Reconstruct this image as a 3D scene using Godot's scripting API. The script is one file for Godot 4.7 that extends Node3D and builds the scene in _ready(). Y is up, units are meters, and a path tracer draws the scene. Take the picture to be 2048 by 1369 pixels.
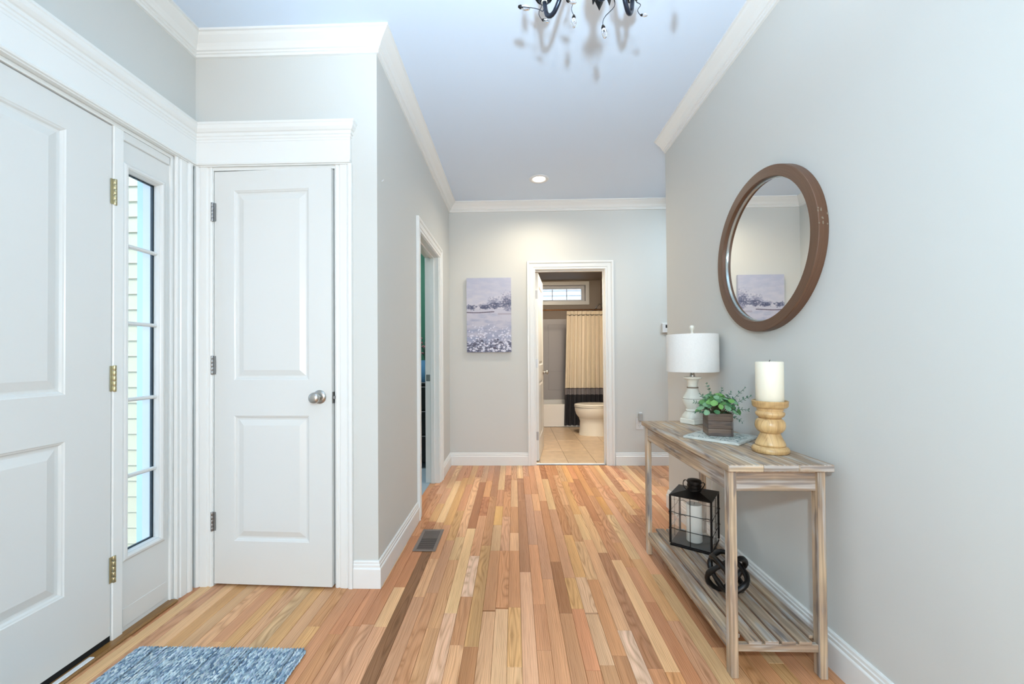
extends Node3D
# An entry hall, seen from behind the front door: x to the right, z towards the viewer, metres.

var rng := RandomNumberGenerator.new()
var M := {}


# ---------------------------------------------------------------- mesh kit
class MB:
	var v := PackedVector3Array()
	var n := PackedVector3Array()
	var t := PackedVector2Array()
	var c := PackedColorArray()
	var tint := Color(1, 1, 1)
	var grain := 0          # axis along which the grain runs
	var uvs := 1.0          # texture repeats per metre
	var uvo := Vector2.ZERO

	func uv_of(p: Vector3, nn: Vector3) -> Vector2:
		var a := nn.abs()
		var k := 0
		if a.y > a.x and a.y >= a.z:
			k = 1
		elif a.z > a.x and a.z > a.y:
			k = 2
		var g := grain
		if k == grain:
			g = (k + 1) % 3
		var o := 3 - k - g
		return Vector2(p[g], p[o]) * uvs + uvo

	func tri_n(a: Vector3, b: Vector3, d: Vector3, na: Vector3, nb: Vector3, nd: Vector3) -> void:
		var f := (b - a).cross(d - a)
		if f.dot(na + nb + nd) > 0:
			v.append_array(PackedVector3Array([a, d, b])); n.append_array(PackedVector3Array([na, nd, nb]))
		else:
			v.append_array(PackedVector3Array([a, b, d])); n.append_array(PackedVector3Array([na, nb, nd]))
		var m := (na + nb + nd)
		var s := v.size()
		for i in 3:
			t.append(uv_of(v[s - 3 + i], m)); c.append(tint)

	func quad(a: Vector3, b: Vector3, d: Vector3, e: Vector3, out: Vector3) -> void:
		var nn := (b - a).cross(d - a)
		if nn.length_squared() < 1e-16:
			nn = (d - a).cross(e - a)
		if nn.length_squared() < 1e-18:
			return
		nn = nn.normalized()
		if nn.dot(out) < 0:
			nn = -nn
		tri_n(a, b, d, nn, nn, nn)
		tri_n(a, d, e, nn, nn, nn)

	func quad_n(a: Vector3, b: Vector3, d: Vector3, e: Vector3, na: Vector3, nb: Vector3, nd: Vector3, ne: Vector3) -> void:
		tri_n(a, b, d, na, nb, nd)
		tri_n(a, d, e, na, nd, ne)

	# box between two corners with chamfered edges
	func box(lo: Vector3, hi: Vector3, bv := 0.0) -> void:
		if bv <= 0.0:
			for k in 3:
				for s in 2:
					var o := Vector3.ZERO
					o[k] = 1.0 if s else -1.0
					var p := [Vector3(), Vector3(), Vector3(), Vector3()]
					var u := (k + 1) % 3
					var w := (k + 2) % 3
					for i in 4:
						var q := Vector3.ZERO
						q[k] = hi[k] if s else lo[k]
						q[u] = hi[u] if i in [1, 2] else lo[u]
						q[w] = hi[w] if i in [2, 3] else lo[w]
						p[i] = q
					quad(p[0], p[1], p[2], p[3], o)
			return
		var mid := (lo + hi) / 2
		for k in 3:
			for s in 2:
				var o := Vector3.ZERO
				o[k] = 1.0 if s else -1.0
				var u := (k + 1) % 3
				var w := (k + 2) % 3
				var p := []
				for i in 4:
					var q := Vector3.ZERO
					q[k] = hi[k] if s else lo[k]
					q[u] = (hi[u] - bv) if i in [1, 2] else (lo[u] + bv)
					q[w] = (hi[w] - bv) if i in [2, 3] else (lo[w] + bv)
					p.append(q)
				quad(p[0], p[1], p[2], p[3], o)
		for k in 3:
			var u := (k + 1) % 3
			var w := (k + 2) % 3
			for su in 2:
				for sw in 2:
					var e := []
					for i in 4:
						var q := Vector3.ZERO
						q[k] = (hi[k] - bv) if i in [1, 2] else (lo[k] + bv)
						if i < 2:
							q[u] = hi[u] if su else lo[u]
							q[w] = (hi[w] - bv) if sw else (lo[w] + bv)
						else:
							q[u] = (hi[u] - bv) if su else (lo[u] + bv)
							q[w] = hi[w] if sw else lo[w]
						e.append(q)
					var o := Vector3.ZERO
					o[u] = 1.0 if su else -1.0
					o[w] = 1.0 if sw else -1.0
					quad(e[0], e[1], e[2], e[3], o)
		for i in 8:
			var sg := Vector3(1 if i & 1 else -1, 1 if i & 2 else -1, 1 if i & 4 else -1)
			var h := (hi - lo) / 2
			var cr := mid + h * sg
			var a := cr - Vector3(0, bv, bv) * sg
			var b := cr - Vector3(bv, 0, bv) * sg
			var d := cr - Vector3(bv, bv, 0) * sg
			var nn := sg.normalized()
			tri_n(a, b, d, nn, nn, nn)

	# surface of revolution round a vertical axis at o; prof = [radius, height]...; flats > 0 gives that many flat sides
	func lathe(o: Vector3, prof: Array, segs := 24, sharp := 0.5, turn := 0.0) -> void:
		var nr := []
		for i in prof.size():
			var a: Vector2 = prof[maxi(i - 1, 0)]
			var b: Vector2 = prof[i]
			var d: Vector2 = prof[mini(i + 1, prof.size() - 1)]
			var e1 := (b - a).normalized()
			var e2 := (d - b).normalized()
			nr.append([Vector2(e1.y, -e1.x), Vector2(e2.y, -e2.x)])
		for i in prof.size() - 1:
			var a: Vector2 = prof[i]
			var b: Vector2 = prof[i + 1]
			var e := (b - a).normalized()
			var f := Vector2(e.y, -e.x)
			var ma: Vector2 = f
			var mb: Vector2 = f
			if i > 0 and f.dot(nr[i][0]) > sharp:
				ma = (f + nr[i][0]).normalized()
			if i < prof.size() - 2 and f.dot(nr[i + 1][1]) > sharp:
				mb = (f + nr[i + 1][1]).normalized()
			for j in segs:
				var t0 := turn + TAU * j / segs
				var t1 := turn + TAU * (j + 1) / segs
				var d0 := Vector3(cos(t0), 0, sin(t0))
				var d1 := Vector3(cos(t1), 0, sin(t1))
				var y0 := Vector3(0, a.y, 0)
				var y1 := Vector3(0, b.y, 0)
				var p := [o + d0 * a.x + y0, o + d1 * a.x + y0, o + d1 * b.x + y1, o + d0 * b.x + y1]
				var q := [d0 * ma.x + Vector3(0, ma.y, 0), d1 * ma.x + Vector3(0, ma.y, 0), d1 * mb.x + Vector3(0, mb.y, 0), d0 * mb.x + Vector3(0, mb.y, 0)]
				if a.x > 1e-6:
					tri_n(p[0], p[1], p[2], q[0], q[1], q[2])
				if b.x > 1e-6:
					tri_n(p[0], p[2], p[3], q[0], q[2], q[3])

	func tube(pts: Array, r: Variant, segs := 8, closed := false, caps := true) -> void:
		var m := pts.size()
		var up := Vector3(0, 1, 0)
		var rings := []
		var prev := Vector3.ZERO
		for i in m:
			var a: Vector3 = pts[(i - 1 + m) % m] if closed else pts[maxi(i - 1, 0)]
			var b: Vector3 = pts[(i + 1) % m] if closed else pts[mini(i + 1, m - 1)]
			var d := (b - a).normalized()
			if prev == Vector3.ZERO:
				prev = d.cross(up if absf(d.y) < 0.9 else Vector3(1, 0, 0)).normalized()
			prev = (prev - d * prev.dot(d)).normalized()
			var w := d.cross(prev)
			var rad: float = r[i] if r is Array else r
			var ring := []
			for j in segs:
				var t0 := TAU * j / segs
				var dir := prev * cos(t0) + w * sin(t0)
				ring.append([pts[i] + dir * rad, dir])
			rings.append(ring)
		for i in (m if closed else m - 1):
			var ra: Array = rings[i]
			var rb: Array = rings[(i + 1) % m]
			var off := 0
			if closed and i == m - 1:      # the frame may have turned once round
				var best := 1e9
				for k in segs:
					var dd: float = (ra[0][0] - rb[k][0]).length()
					if dd < best:
						best = dd; off = k
			for j in segs:
				var j2 := (j + 1) % segs
				var p0 = ra[j]; var p1 = ra[j2]; var p2 = rb[(j2 + off) % segs]; var p3 = rb[(j + off) % segs]
				quad_n(p0[0], p1[0], p2[0], p3[0], p0[1], p1[1], p2[1], p3[1])
		if caps and not closed:
			for e in [0, m - 1]:
				var o: Vector3 = (pts[0] - pts[1]) if e == 0 else (pts[m - 1] - pts[m - 2])
				o = o.normalized()
				for j in segs:
					tri_n(pts[e], rings[e][j][0], rings[e][(j + 1) % segs][0], o, o, o)

	# profile (u, w) swept from a to b; u along U, w along W; m0, m1 shift the ends by m * u (mitres)
	func sweep(prof: Array, a: Vector3, b: Vector3, U: Vector3, W: Vector3, m0 := 0.0, m1 := 0.0) -> void:
		var D := (b - a).normalized()
		var L := (b - a).length()
		var pts := PackedVector2Array(prof)
		var area := 0.0
		for i in pts.size():
			area += pts[i].cross(pts[(i + 1) % pts.size()])
		var place := func(p: Vector2, far: bool) -> Vector3:
			return a + U * p.x + W * p.y + D * ((L + m1 * p.x) if far else (m0 * p.x))
		for i in pts.size():
			var p := pts[i]
			var q := pts[(i + 1) % pts.size()]
			var e := q - p
			var o2 := Vector2(e.y, -e.x) if area > 0 else Vector2(-e.y, e.x)
			quad(place.call(p, false), place.call(q, false), place.call(q, true), place.call(p, true), U * o2.x + W * o2.y)
		var ix := Geometry2D.triangulate_polygon(pts)
		for k in range(0, ix.size(), 3):
			for far in [false, true]:
				var o := D if far else -D
				tri_n(place.call(pts[ix[k]], far), place.call(pts[ix[k + 1]], far), place.call(pts[ix[k + 2]], far), o, o, o)

	func ball(o: Vector3, r: Vector3, segs := 12, rings := 8) -> void:
		for i in rings:
			for j in segs:
				var q := []
				for k in [[0, 0], [0, 1], [1, 1], [1, 0]]:
					var th: float = PI * (i + k[0]) / rings
					var ph: float = TAU * (j + k[1]) / segs
					q.append(Vector3(sin(th) * cos(ph), cos(th), sin(th) * sin(ph)))
				if i > 0:
					tri_n(o + q[0] * r, o + q[1] * r, o + q[2] * r, (q[0] / r).normalized(), (q[1] / r).normalized(), (q[2] / r).normalized())
				if i < rings - 1:
					tri_n(o + q[0] * r, o + q[2] * r, o + q[3] * r, (q[0] / r).normalized(), (q[2] / r).normalized(), (q[3] / r).normalized())
				elif i == rings - 1:
					tri_n(o + q[0] * r, o + q[1] * r, o + q[2] * r, (q[0] / r).normalized(), (q[1] / r).normalized(), (q[2] / r).normalized())

	func mesh() -> ArrayMesh:
		var a := []
		a.resize(Mesh.ARRAY_MAX)
		a[Mesh.ARRAY_VERTEX] = v; a[Mesh.ARRAY_NORMAL] = n; a[Mesh.ARRAY_TEX_UV] = t; a[Mesh.ARRAY_COLOR] = c
		var am := ArrayMesh.new()
		am.add_surface_from_arrays(Mesh.PRIMITIVE_TRIANGLES, a)
		return am


func obj(called: String, mb, mat: Material, parent: Node = self, at := Vector3.ZERO) -> MeshInstance3D:
	var o := MeshInstance3D.new()
	o.name = called
	var me: Mesh = mb.mesh() if mb is MB else mb
	o.mesh = me
	o.material_override = null
	for s in me.get_surface_count():
		me.surface_set_material(s, mat)
	o.position = at
	parent.add_child(o, true)
	return o


var used := {}
func numbered(called: String) -> String:
	if not used.has(called):
		used[called] = 0
		return called
	used[called] += 1
	return "%s_%03d" % [called, used[called]]


func tag(o: Node, label: String, category := "", group := "", kind := "") -> Node:
	o.set_meta("label", label)
	if category: o.set_meta("category", category)
	if group: o.set_meta("group", group)
	if kind: o.set_meta("kind", kind)
	return o


func thing(called: String, label: String, category: String, at := Vector3.ZERO, turn := 0.0, group := "") -> Node3D:
	var o := Node3D.new()
	o.name = numbered(called)
	add_child(o)
	o.position = at
	o.rotation.y = turn
	tag(o, label, category, group)
	return o


func setting(called: String, label: String, category: String, at := Vector3.ZERO) -> Node3D:
	var o := thing(called, label, category, at)
	o.set_meta("kind", "structure")
	return o


func struct(called: String, label: String, category: String, mb, mat: Material) -> MeshInstance3D:
	var o := obj(numbered(called), mb, mat)
	tag(o, label, category, "", "structure")
	return o


func bx(lo: Vector3, hi: Vector3, bv := 0.0) -> MB:
	var m := MB.new()
	m.box(lo, hi, bv)
	return m


# ---------------------------------------------------------------- materials
func mat(called: String, col: Color, rough := 0.5, metal := 0.0) -> StandardMaterial3D:
	var m := StandardMaterial3D.new()
	m.resource_name = called
	m.albedo_color = col
	m.roughness = rough
	m.metallic = metal
	M[called] = m
	return m


func noise(freq: float, sd: int, oct := 3) -> FastNoiseLite:
	var f := FastNoiseLite.new()
	f.noise_type = FastNoiseLite.TYPE_SIMPLEX_SMOOTH
	f.frequency = freq
	f.seed = sd
	f.fractal_octaves = oct
	return f


func tex_from(w: int, h: int, f: Callable) -> ImageTexture:
	var b := PackedByteArray()
	b.resize(w * h * 3)
	var k := 0
	for y in h:
		for x in w:
			var c: Color = f.call(x, y)
			b[k] = clampi(int(c.r * 255.0), 0, 255); b[k + 1] = clampi(int(c.g * 255.0), 0, 255); b[k + 2] = clampi(int(c.b * 255.0), 0, 255)
			k += 3
	return ImageTexture.create_from_image(Image.create_from_data(w, h, false, Image.FORMAT_RGB8, b))


func oak_texture() -> ImageTexture:
	# grain along x; 1024 px = 1.0 m, 512 px = 0.25 m
	var a := noise(0.006, 11, 2)
	var p := noise(0.05, 5, 2)
	var s := noise(0.03, 8, 2)
	var q := noise(0.004, 21, 2)
	return tex_from(1024, 512, func(x, y):
		var yy := float(y)
		var u := minf(x, 1024.0 - x) * 0.30
		var r := a.get_noise_2d(u * 0.42, yy * 0.45) * 6.5 + yy * 0.045
		var ring: float = absf(fposmod(r, 1.0) - 0.5) * 2.0
		ring = pow(ring, 2.2)
		var cath: float = smoothstep(-0.1, 0.35, q.get_noise_2d(u * 0.5 + 300.0, yy * 0.9))
		var fine := p.get_noise_2d(u * 0.10, yy * 3.4)
		var pore: float = maxf(0.0, s.get_noise_2d(u * 0.45, yy * 6.5) - 0.25)
		var broad := q.get_noise_2d(u, yy * 1.5)
		ring *= 0.35 + 0.65 * cath
		var l: float = 0.965 + broad * 0.08 - ring * 0.13 + fine * 0.055 - pore * 0.34
		return Color(l, l * (0.99 - ring * 0.03 - pore * 0.10), l * (0.975 - ring * 0.07 - pore * 0.20)))


func weathered_texture() -> ImageTexture:
	# grey-brown boards with a rubbed whitewash; grain along x; 1024 px = 1.0 m, 512 px = 0.5 m
	var a := noise(0.006, 31, 3)
	var p := noise(0.05, 15, 3)
	var w := noise(0.012, 18, 3)
	var d := noise(0.02, 27, 3)
	return tex_from(1024, 512, func(x, y):
		var u := minf(x, 1024.0 - x) * 0.42
		var yy := float(y)
		var st := p.get_noise_2d(u * 0.10, yy * 3.0)
		var wh: float = smoothstep(0.0, 0.5, w.get_noise_2d(u * 0.6, yy * 3.4) + st * 0.3)
		var br := a.get_noise_2d(u * 0.9, yy * 2.4)
		var dk: float = smoothstep(0.26, 0.55, d.get_noise_2d(u * 0.4, yy * 2.4))
		var base := Color(0.63, 0.54, 0.46).lerp(Color(0.76, 0.66, 0.54), clampf(br * 1.2 + 0.5, 0, 1))
		var c := base.lerp(Color(0.70, 0.70, 0.70), wh * 0.62)
		c = c.lerp(Color(0.42, 0.38, 0.37), dk * 0.55)
		var l := 0.98 + st * 0.24
		return Color(c.r * l, c.g * l, c.b * l))


func plain_noise(sd: int, amount: float) -> ImageTexture:
	var a := noise(0.02, sd, 4)
	return tex_from(256, 256, func(x, y):
		var u := minf(x, 256.0 - x)
		var w := minf(y, 256.0 - y)
		var l := 1.0 - amount * (0.5 + 0.5 * a.get_noise_2d(u, w))
		return Color(l, l, l))


func woven_texture() -> ImageTexture:
	var a := noise(0.11, 4, 2)
	return tex_from(256, 256, func(x, y):
		var l: float = 0.97 + 0.02 * a.get_noise_2d(x * 0.25, y * 2.5) + 0.02 * a.get_noise_2d(x * 2.5 + 400.0, y * 0.25)
		return Color(l, l, l))


func painting_texture() -> ImageTexture:
	var W := 368
	var H := 616
	var a := noise(0.012, 3, 4)
	var b := noise(0.03, 9, 4)
	var r := RandomNumberGenerator.new()
	r.seed = 77
	var im := Image.create(W, H, false, Image.FORMAT_RGB8)
	for y in H:
		for x in W:
			var t := float(y) / H
			var n1 := a.get_noise_2d(x * 0.6, y * 1.6)
			var n2 := b.get_noise_2d(x, y * 1.8)
			var c := Color(0.70, 0.71, 0.79).lerp(Color(0.79, 0.78, 0.82), clampf(t * 2.4 + n1 * 0.6, 0, 1))
			if t >= 0.42:
				c = Color(0.76, 0.75, 0.80).lerp(Color(0.62, 0.64, 0.74), clampf((t - 0.5) * 2.5 + n1 * 1.1, 0, 1))
				if absf(t - 0.462 - 0.006 * sin(x * 0.02)) < 0.006 and x < W * 0.62:
					c = Color(0.36, 0.32, 0.38)
				if absf(t - 0.485) < 0.012 and x > W * 0.7:
					c = c.lerp(Color(0.62, 0.57, 0.62), 0.5)
			if t > 0.86 - 0.06 * absf(n2) + 0.03 * sin(x * 0.045) :
				c = c.lerp(Color(0.34, 0.34, 0.41), clampf(0.55 + n2 * 1.5, 0, 1))
			im.set_pixel(x, y, c)
	# soft tree crowns, dabbed on: [x, y, spread x, spread y, dabs, dark]
	for cl in [[0.92, 0.30, 0.13, 0.075, 150, 0.25], [0.62, 0.335, 0.12, 0.05, 110, 0.25], [0.40, 0.375, 0.10, 0.02, 40, 0.3], [0.10, 0.395, 0.10, 0.022, 60, 0.9], [0.40, 0.395, 0.10, 0.018, 60, 0.9], [0.62, 0.375, 0.13, 0.030, 120, 0.85], [0.90, 0.345, 0.10, 0.055, 130, 0.8], [0.95, 0.425, 0.08, 0.03, 50, 0.35]]:
		for i in int(cl[4] * 2.2):
			var px := int((cl[0] + r.randfn() * cl[2] * 0.5) * W)
			var py := int((cl[1] + r.randfn() * cl[3] * 0.6) * H)
			var rad := r.randf_range(3.0, 9.0)
			var dk: float = clampf(cl[5] + r.randf_range(-0.3, 0.2), 0, 1)
			var dab := Color(0.68, 0.68, 0.76).lerp(Color(0.30, 0.32, 0.42), dk)
			if i % 9 == 0: dab = Color(0.80, 0.77, 0.82)
			for yy in range(maxi(0, py - 9), mini(int(H * 0.455), py + 10)):
				for xx in range(maxi(0, px - 9), mini(W, px + 10)):
					var q := Vector2(xx - px, (yy - py) * 1.2).length() / rad
					if q < 1.0 + 0.4 * b.get_noise_2d(xx * 4.0, yy * 4.0):
						im.set_pixel(xx, yy, im.get_pixel(xx, yy).lerp(dab, 0.72 * (1.0 - 0.4 * q)))
	for i in 26:                               # grass blades at the foot
		var gx := r.randi_range(4, W - 5)
		var gl := r.randi_range(40, 90)
		for k in gl:
			var px := clampi(gx + int(k * 0.3 * sin(i)), 0, W - 3)
			im.fill_rect(Rect2i(px, H - 1 - k, 2, 1), Color(0.36, 0.36, 0.43))
	for i in 150:                               # daisies, larger towards the foot
		var d := pow(r.randf(), 0.75)
		var y := int(lerpf(H * 0.60, H * 0.985, d))
		var x := r.randi_range(6, W - 6)
		var s := lerpf(5.0, 13.0, d) * r.randf_range(0.7, 1.1)
		var white := Color(0.90, 0.90, 0.95) if i % 9 else Color(0.42, 0.34, 0.42)
		if i % 9 == 0: s *= 0.5
		for yy in range(maxi(0, y - int(s)), mini(H, y + int(s) + 1)):
			for xx in range(maxi(0, x - int(s)), mini(W, x + int(s) + 1)):
				var dx := (xx - x) / s
				var dy := (yy - y) / (s * 0.85)
				var rr := sqrt(dx * dx + dy * dy)
				if rr < 0.78 + 0.22 * cos(6.0 * atan2(dy, dx) + i):
					im.set_pixel(xx, yy, Color(0.45, 0.42, 0.46) if rr < 0.22 and i % 3 else white)
	return ImageTexture.create_from_image(im)


func with_tex(m: StandardMaterial3D, t: Texture2D, tinted := true) -> StandardMaterial3D:
	m.albedo_texture = t
	m.vertex_color_use_as_albedo = tinted
	return m


func materials() -> void:
	var grainy := NoiseTexture2D.new()
	grainy.width = 512; grainy.height = 512; grainy.seamless = true; grainy.as_normal_map = true
	grainy.bump_strength = 1.2
	grainy.noise = noise(0.035, 2, 3)
	for w in [["wall_paint", Color(0.815, 0.812, 0.792), 0.75], ["ceiling_paint", Color(0.865, 0.915, 0.975), 0.85], ["bath_paint", Color(0.60, 0.55, 0.50), 0.7], ["green_paint", Color(0.16, 0.38, 0.29), 0.7]]:
		var m := mat(w[0], w[1], w[2])
		m.normal_enabled = true; m.normal_texture = grainy; m.normal_scale = 0.10
		m.uv1_triplanar = true; m.uv1_world_triplanar = true; m.uv1_scale = Vector3(5, 5, 5)
	mat("trim_paint", Color(0.910, 0.907, 0.892), 0.32)
	mat("door_paint", Color(0.862, 0.858, 0.842), 0.27)
	var oak := oak_texture()
	var f := with_tex(mat("oak_floor", Color(1, 1, 1), 0.27), oak)
	f.metallic_specular = 0.36
	var wth := weathered_texture()
	with_tex(mat("weathered_wood", Color(1, 1, 1), 0.62), wth)
	with_tex(mat("planter_wood", Color(1, 1, 1), 0.6), wth)
	with_tex(mat("turned_wood", Color(1, 1, 1), 0.32), oak)
	with_tex(mat("mirror_wood", Color(1, 1, 1), 0.42), oak)
	mat("subfloor", Color(0.16, 0.10, 0.06), 0.9)
	mat("brushed_nickel", Color(0.72, 0.71, 0.69), 0.28, 1.0)
	mat("steel_hinge", Color(0.62, 0.62, 0.62), 0.35, 1.0)
	mat("brass_hinge", Color(0.70, 0.67, 0.54), 0.36, 1.0)
	mat("chrome", Color(0.75, 0.76, 0.78), 0.12, 1.0)
	mat("painted_gap_shade", Color(0.03, 0.03, 0.03), 0.9)
	mat("lantern_metal", Color(0.085, 0.065, 0.055), 0.45, 0.5)
	mat("cast_iron", Color(0.055, 0.042, 0.036), 0.38, 0.3)
	mat("chandelier_metal", Color(0.20, 0.22, 0.27), 0.28, 0.7)
	mat("chandelier_leaf", Color(0.10, 0.085, 0.08), 0.45, 0.6)
	mat("wax", Color(0.93, 0.90, 0.82), 0.5).subsurf_scatter_enabled = false
	mat("wax_cool", Color(0.90, 0.90, 0.87), 0.5)
	mat("wick", Color(0.12, 0.10, 0.09), 0.9)
	with_tex(mat("shade_linen", Color(0.93, 0.92, 0.90), 0.9), woven_texture(), false).uv1_scale = Vector3(6, 6, 6)
	with_tex(mat("antique_white", Color(0.95, 0.93, 0.87), 0.5), plain_noise(6, 0.10), false)
	mat("lamp_worn", Color(0.50, 0.44, 0.37), 0.7)
	mat("silver", Color(0.80, 0.80, 0.80), 0.10, 1.0).albedo_color = Color(0.93, 0.94, 0.94)
	M.silver.roughness = 0.015
	mat("mirror_edge", Color(0.70, 0.74, 0.74), 0.15, 0.6)
	mat("white_plastic", Color(0.88, 0.88, 0.88), 0.4)
	mat("grey_plastic", Color(0.68, 0.68, 0.67), 0.4)
	mat("black_plastic", Color(0.03, 0.03, 0.03), 0.3)
	mat("vent_metal", Color(0.52, 0.47, 0.44), 0.5, 0.3)
	mat("painted_vent_shade", Color(0.04, 0.03, 0.03), 0.9)
	with_tex(mat("bath_tile", Color(1, 1, 1), 0.35), plain_noise(12, 0.14))
	mat("grout", Color(0.52, 0.45, 0.38), 0.9)
	mat("porcelain", Color(0.90, 0.88, 0.83), 0.12)
	mat("tub_white", Color(0.90, 0.89, 0.87), 0.2)
	mat("surround", Color(0.66, 0.64, 0.63), 0.35)
	for w in [["curtain_cream", Color(0.86, 0.81, 0.72)], ["curtain_grey", Color(0.50, 0.48, 0.49)], ["curtain_dark", Color(0.17, 0.17, 0.19)], ["curtain_trim", Color(0.20, 0.18, 0.17)]]:
		with_tex(mat(w[0], w[1], 0.85), M.shade_linen.albedo_texture, false).uv1_scale = Vector3(8, 8, 8)
	mat("rod_bronze", Color(0.40, 0.27, 0.16), 0.35, 0.8)
	mat("carpet", Color(0.55, 0.60, 0.63), 0.95)
	mat("espresso", Color(0.045, 0.030, 0.026), 0.4)
	mat("blue_vase", Color(0.34, 0.52, 0.66), 0.35)
	mat("dried_white", Color(0.75, 0.70, 0.68), 0.8)
	mat("dried_pink", Color(0.62, 0.42, 0.42), 0.8)
	mat("dried_green", Color(0.22, 0.30, 0.24), 0.8)
	mat("siding_cream", Color(0.82, 0.79, 0.66), 0.7)
	mat("siding_white", Color(0.90, 0.90, 0.90), 0.7)
	mat("porch_white", Color(0.82, 0.92, 0.96), 0.6)
	mat("concrete", Color(0.55, 0.55, 0.53), 0.9)
	mat("gasket", Color(0.08, 0.16, 0.20), 0.5)
	var g := mat("window_glass", Color(0.95, 0.98, 1.0, 0.04), 0.0)
	g.transparency = BaseMaterial3D.TRANSPARENCY_ALPHA
	var lg := mat("lantern_glass", Color(0.95, 0.95, 0.93, 0.03), 0.02)
	lg.transparency = BaseMaterial3D.TRANSPARENCY_ALPHA
	var cr := mat("crystal", Color(0.97, 0.97, 0.98, 0.02), 0.02)
	cr.refraction_enabled = true; cr.refraction_scale = 0.055
	var bulb := mat("bulb_glow", Color(1, 0.95, 0.85), 0.3)
	bulb.emission_enabled = true; bulb.emission = Color(1.0, 0.88, 0.70); bulb.emission_energy_multiplier = 2.5
	var can := mat("downlight_glow", Color(1, 0.97, 0.92), 0.3)
	can.emission_enabled = true; can.emission = Color(1.0, 0.93, 0.82); can.emission_energy_multiplier = 4.0
	with_tex(mat("canvas_print", Color(1, 1, 1), 0.75), painting_texture(), false)
	mat("canvas_side", Color(0.72, 0.72, 0.78), 0.8)
	for i in 4:
		var lf := mat("leaf_%d" % i, [Color(0.34, 0.52, 0.29), Color(0.44, 0.63, 0.33), Color(0.27, 0.45, 0.29), Color(0.47, 0.62, 0.47)][i], 0.5)
		lf.cull_mode = BaseMaterial3D.CULL_DISABLED
		lf.backlight_enabled = true; lf.backlight = Color(0.10, 0.16, 0.06)
	mat("sprig", Color(0.33, 0.45, 0.36), 0.6).cull_mode = BaseMaterial3D.CULL_DISABLED
	mat("stem", Color(0.35, 0.36, 0.22), 0.7)
	mat("moss", Color(0.10, 0.09, 0.06), 0.95)
	var y := mat("yarn", Color(1, 1, 1), 0.95)
	y.vertex_color_use_as_albedo = true
	mat("rug_base", Color(0.30, 0.38, 0.46), 0.95)
	with_tex(mat("whitewash_board", Color(0.86, 0.87, 0.84), 0.6), plain_noise(14, 0.2), false)
	mat("carved_dark", Color(0.42, 0.50, 0.47), 0.8)


# ---------------------------------------------------------------- light and camera
func look() -> void:
	var cam := Camera3D.new()
	cam.name = "camera"
	cam.basis = Basis(Vector3.UP, 0.0274289) * Basis(Vector3.RIGHT, 0.0105485) * Basis(Vector3.BACK, -0.0069381)
	cam.position = Vector3(0, 1.133, 0)
	var near := 0.05
	cam.set_frustum(near * 1369.0 / 800.0, Vector2(0.0223356, 0.0255949) * near, near, 100.0)
	add_child(cam)
	cam.current = true

	var we := WorldEnvironment.new()
	we.name = "environment"
	var e := Environment.new()
	e.background_mode = Environment.BG_SKY
	var sky := Sky.new()
	var sm := ProceduralSkyMaterial.new()
	sm.sky_top_color = Color(0.62, 0.78, 0.95)
	sm.sky_horizon_color = Color(0.86, 0.93, 1.0)
	sm.ground_bottom_color = Color(0.45, 0.46, 0.45)
	sm.ground_horizon_color = Color(0.75, 0.78, 0.80)
	sm.sky_energy_multiplier = 1.75
	sm.ground_energy_multiplier = 1.2
	sky.sky_material = sm
	e.sky = sky
	e.tonemap_mode = Environment.TONE_MAPPER_LINEAR
	e.tonemap_exposure = 1.19
	e.sdfgi_enabled = true
	e.ssao_enabled = true
	e.ssil_enabled = true
	we.environment = e
	add_child(we)

	# the photographer's flash, held above the lens
	var fl := OmniLight3D.new()
	fl.name = "flash"
	lamp(fl, "flash")
	fl.light_size = 0.05
	fl.omni_range = 20.0
	fl.omni_attenuation = 2.0
	fl.shadow_enabled = true
	fl.position = Vector3(0.06, 1.47, 0.15)
	add_child(fl)
	# its bounce head, turned up at the ceiling
	var up := SpotLight3D.new()
	up.name = "flash_bounce"
	lamp(up, "flash_bounce")
	up.light_size = 0.03
	up.spot_range = 20.0
	up.spot_attenuation = 2.0
	up.spot_angle = 42.0
	up.spot_angle_attenuation = 0.8
	up.shadow_enabled = true
	add_child(up)
	up.look_at_from_position(Vector3(0.06, 1.50, 0.12), Vector3(0.06, 1.50, 0.12) + Vector3(0.02, 0.76, -0.65), Vector3.UP)
	# the sun on the houses outside; it stands over the street behind the viewer and reaches no window
	var sun := DirectionalLight3D.new()
	sun.name = "sun"
	sun.light_energy = 0.65
	sun.light_color = Color(1.0, 0.97, 0.92)
	sun.light_angular_distance = 0.5
	sun.shadow_enabled = true
	add_child(sun)
	sun.look_at_from_position(Vector3.ZERO, Vector3(0.0, -0.78, -0.62), Vector3.UP)
	# daylight from the windows of the room behind the viewer, the bathroom lamp, and two added fill lights
	area("window_daylight", Vector3(-0.25, 1.45, 6.65), Vector3(0, 0, -1), Vector2(2.4, 2.0))
	area("side_hall_fill", Vector3(2.2, 2.60, -3.25), Vector3(-0.35, -1, 0), Vector2(0.9, 0.9))  # unseen light added round the corner to lift the far wall
	area("bathroom_light", Vector3(0.75, 2.45, -4.58), Vector3(0, -1, -0.25), Vector2(0.6, 0.2))
	area("bedroom_fill", Vector3(-1.6, 2.6, -3.7), Vector3(0, -1, 0), Vector2(0.8, 0.8))  # unseen light added to spill through the left doorway into the hall


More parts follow.
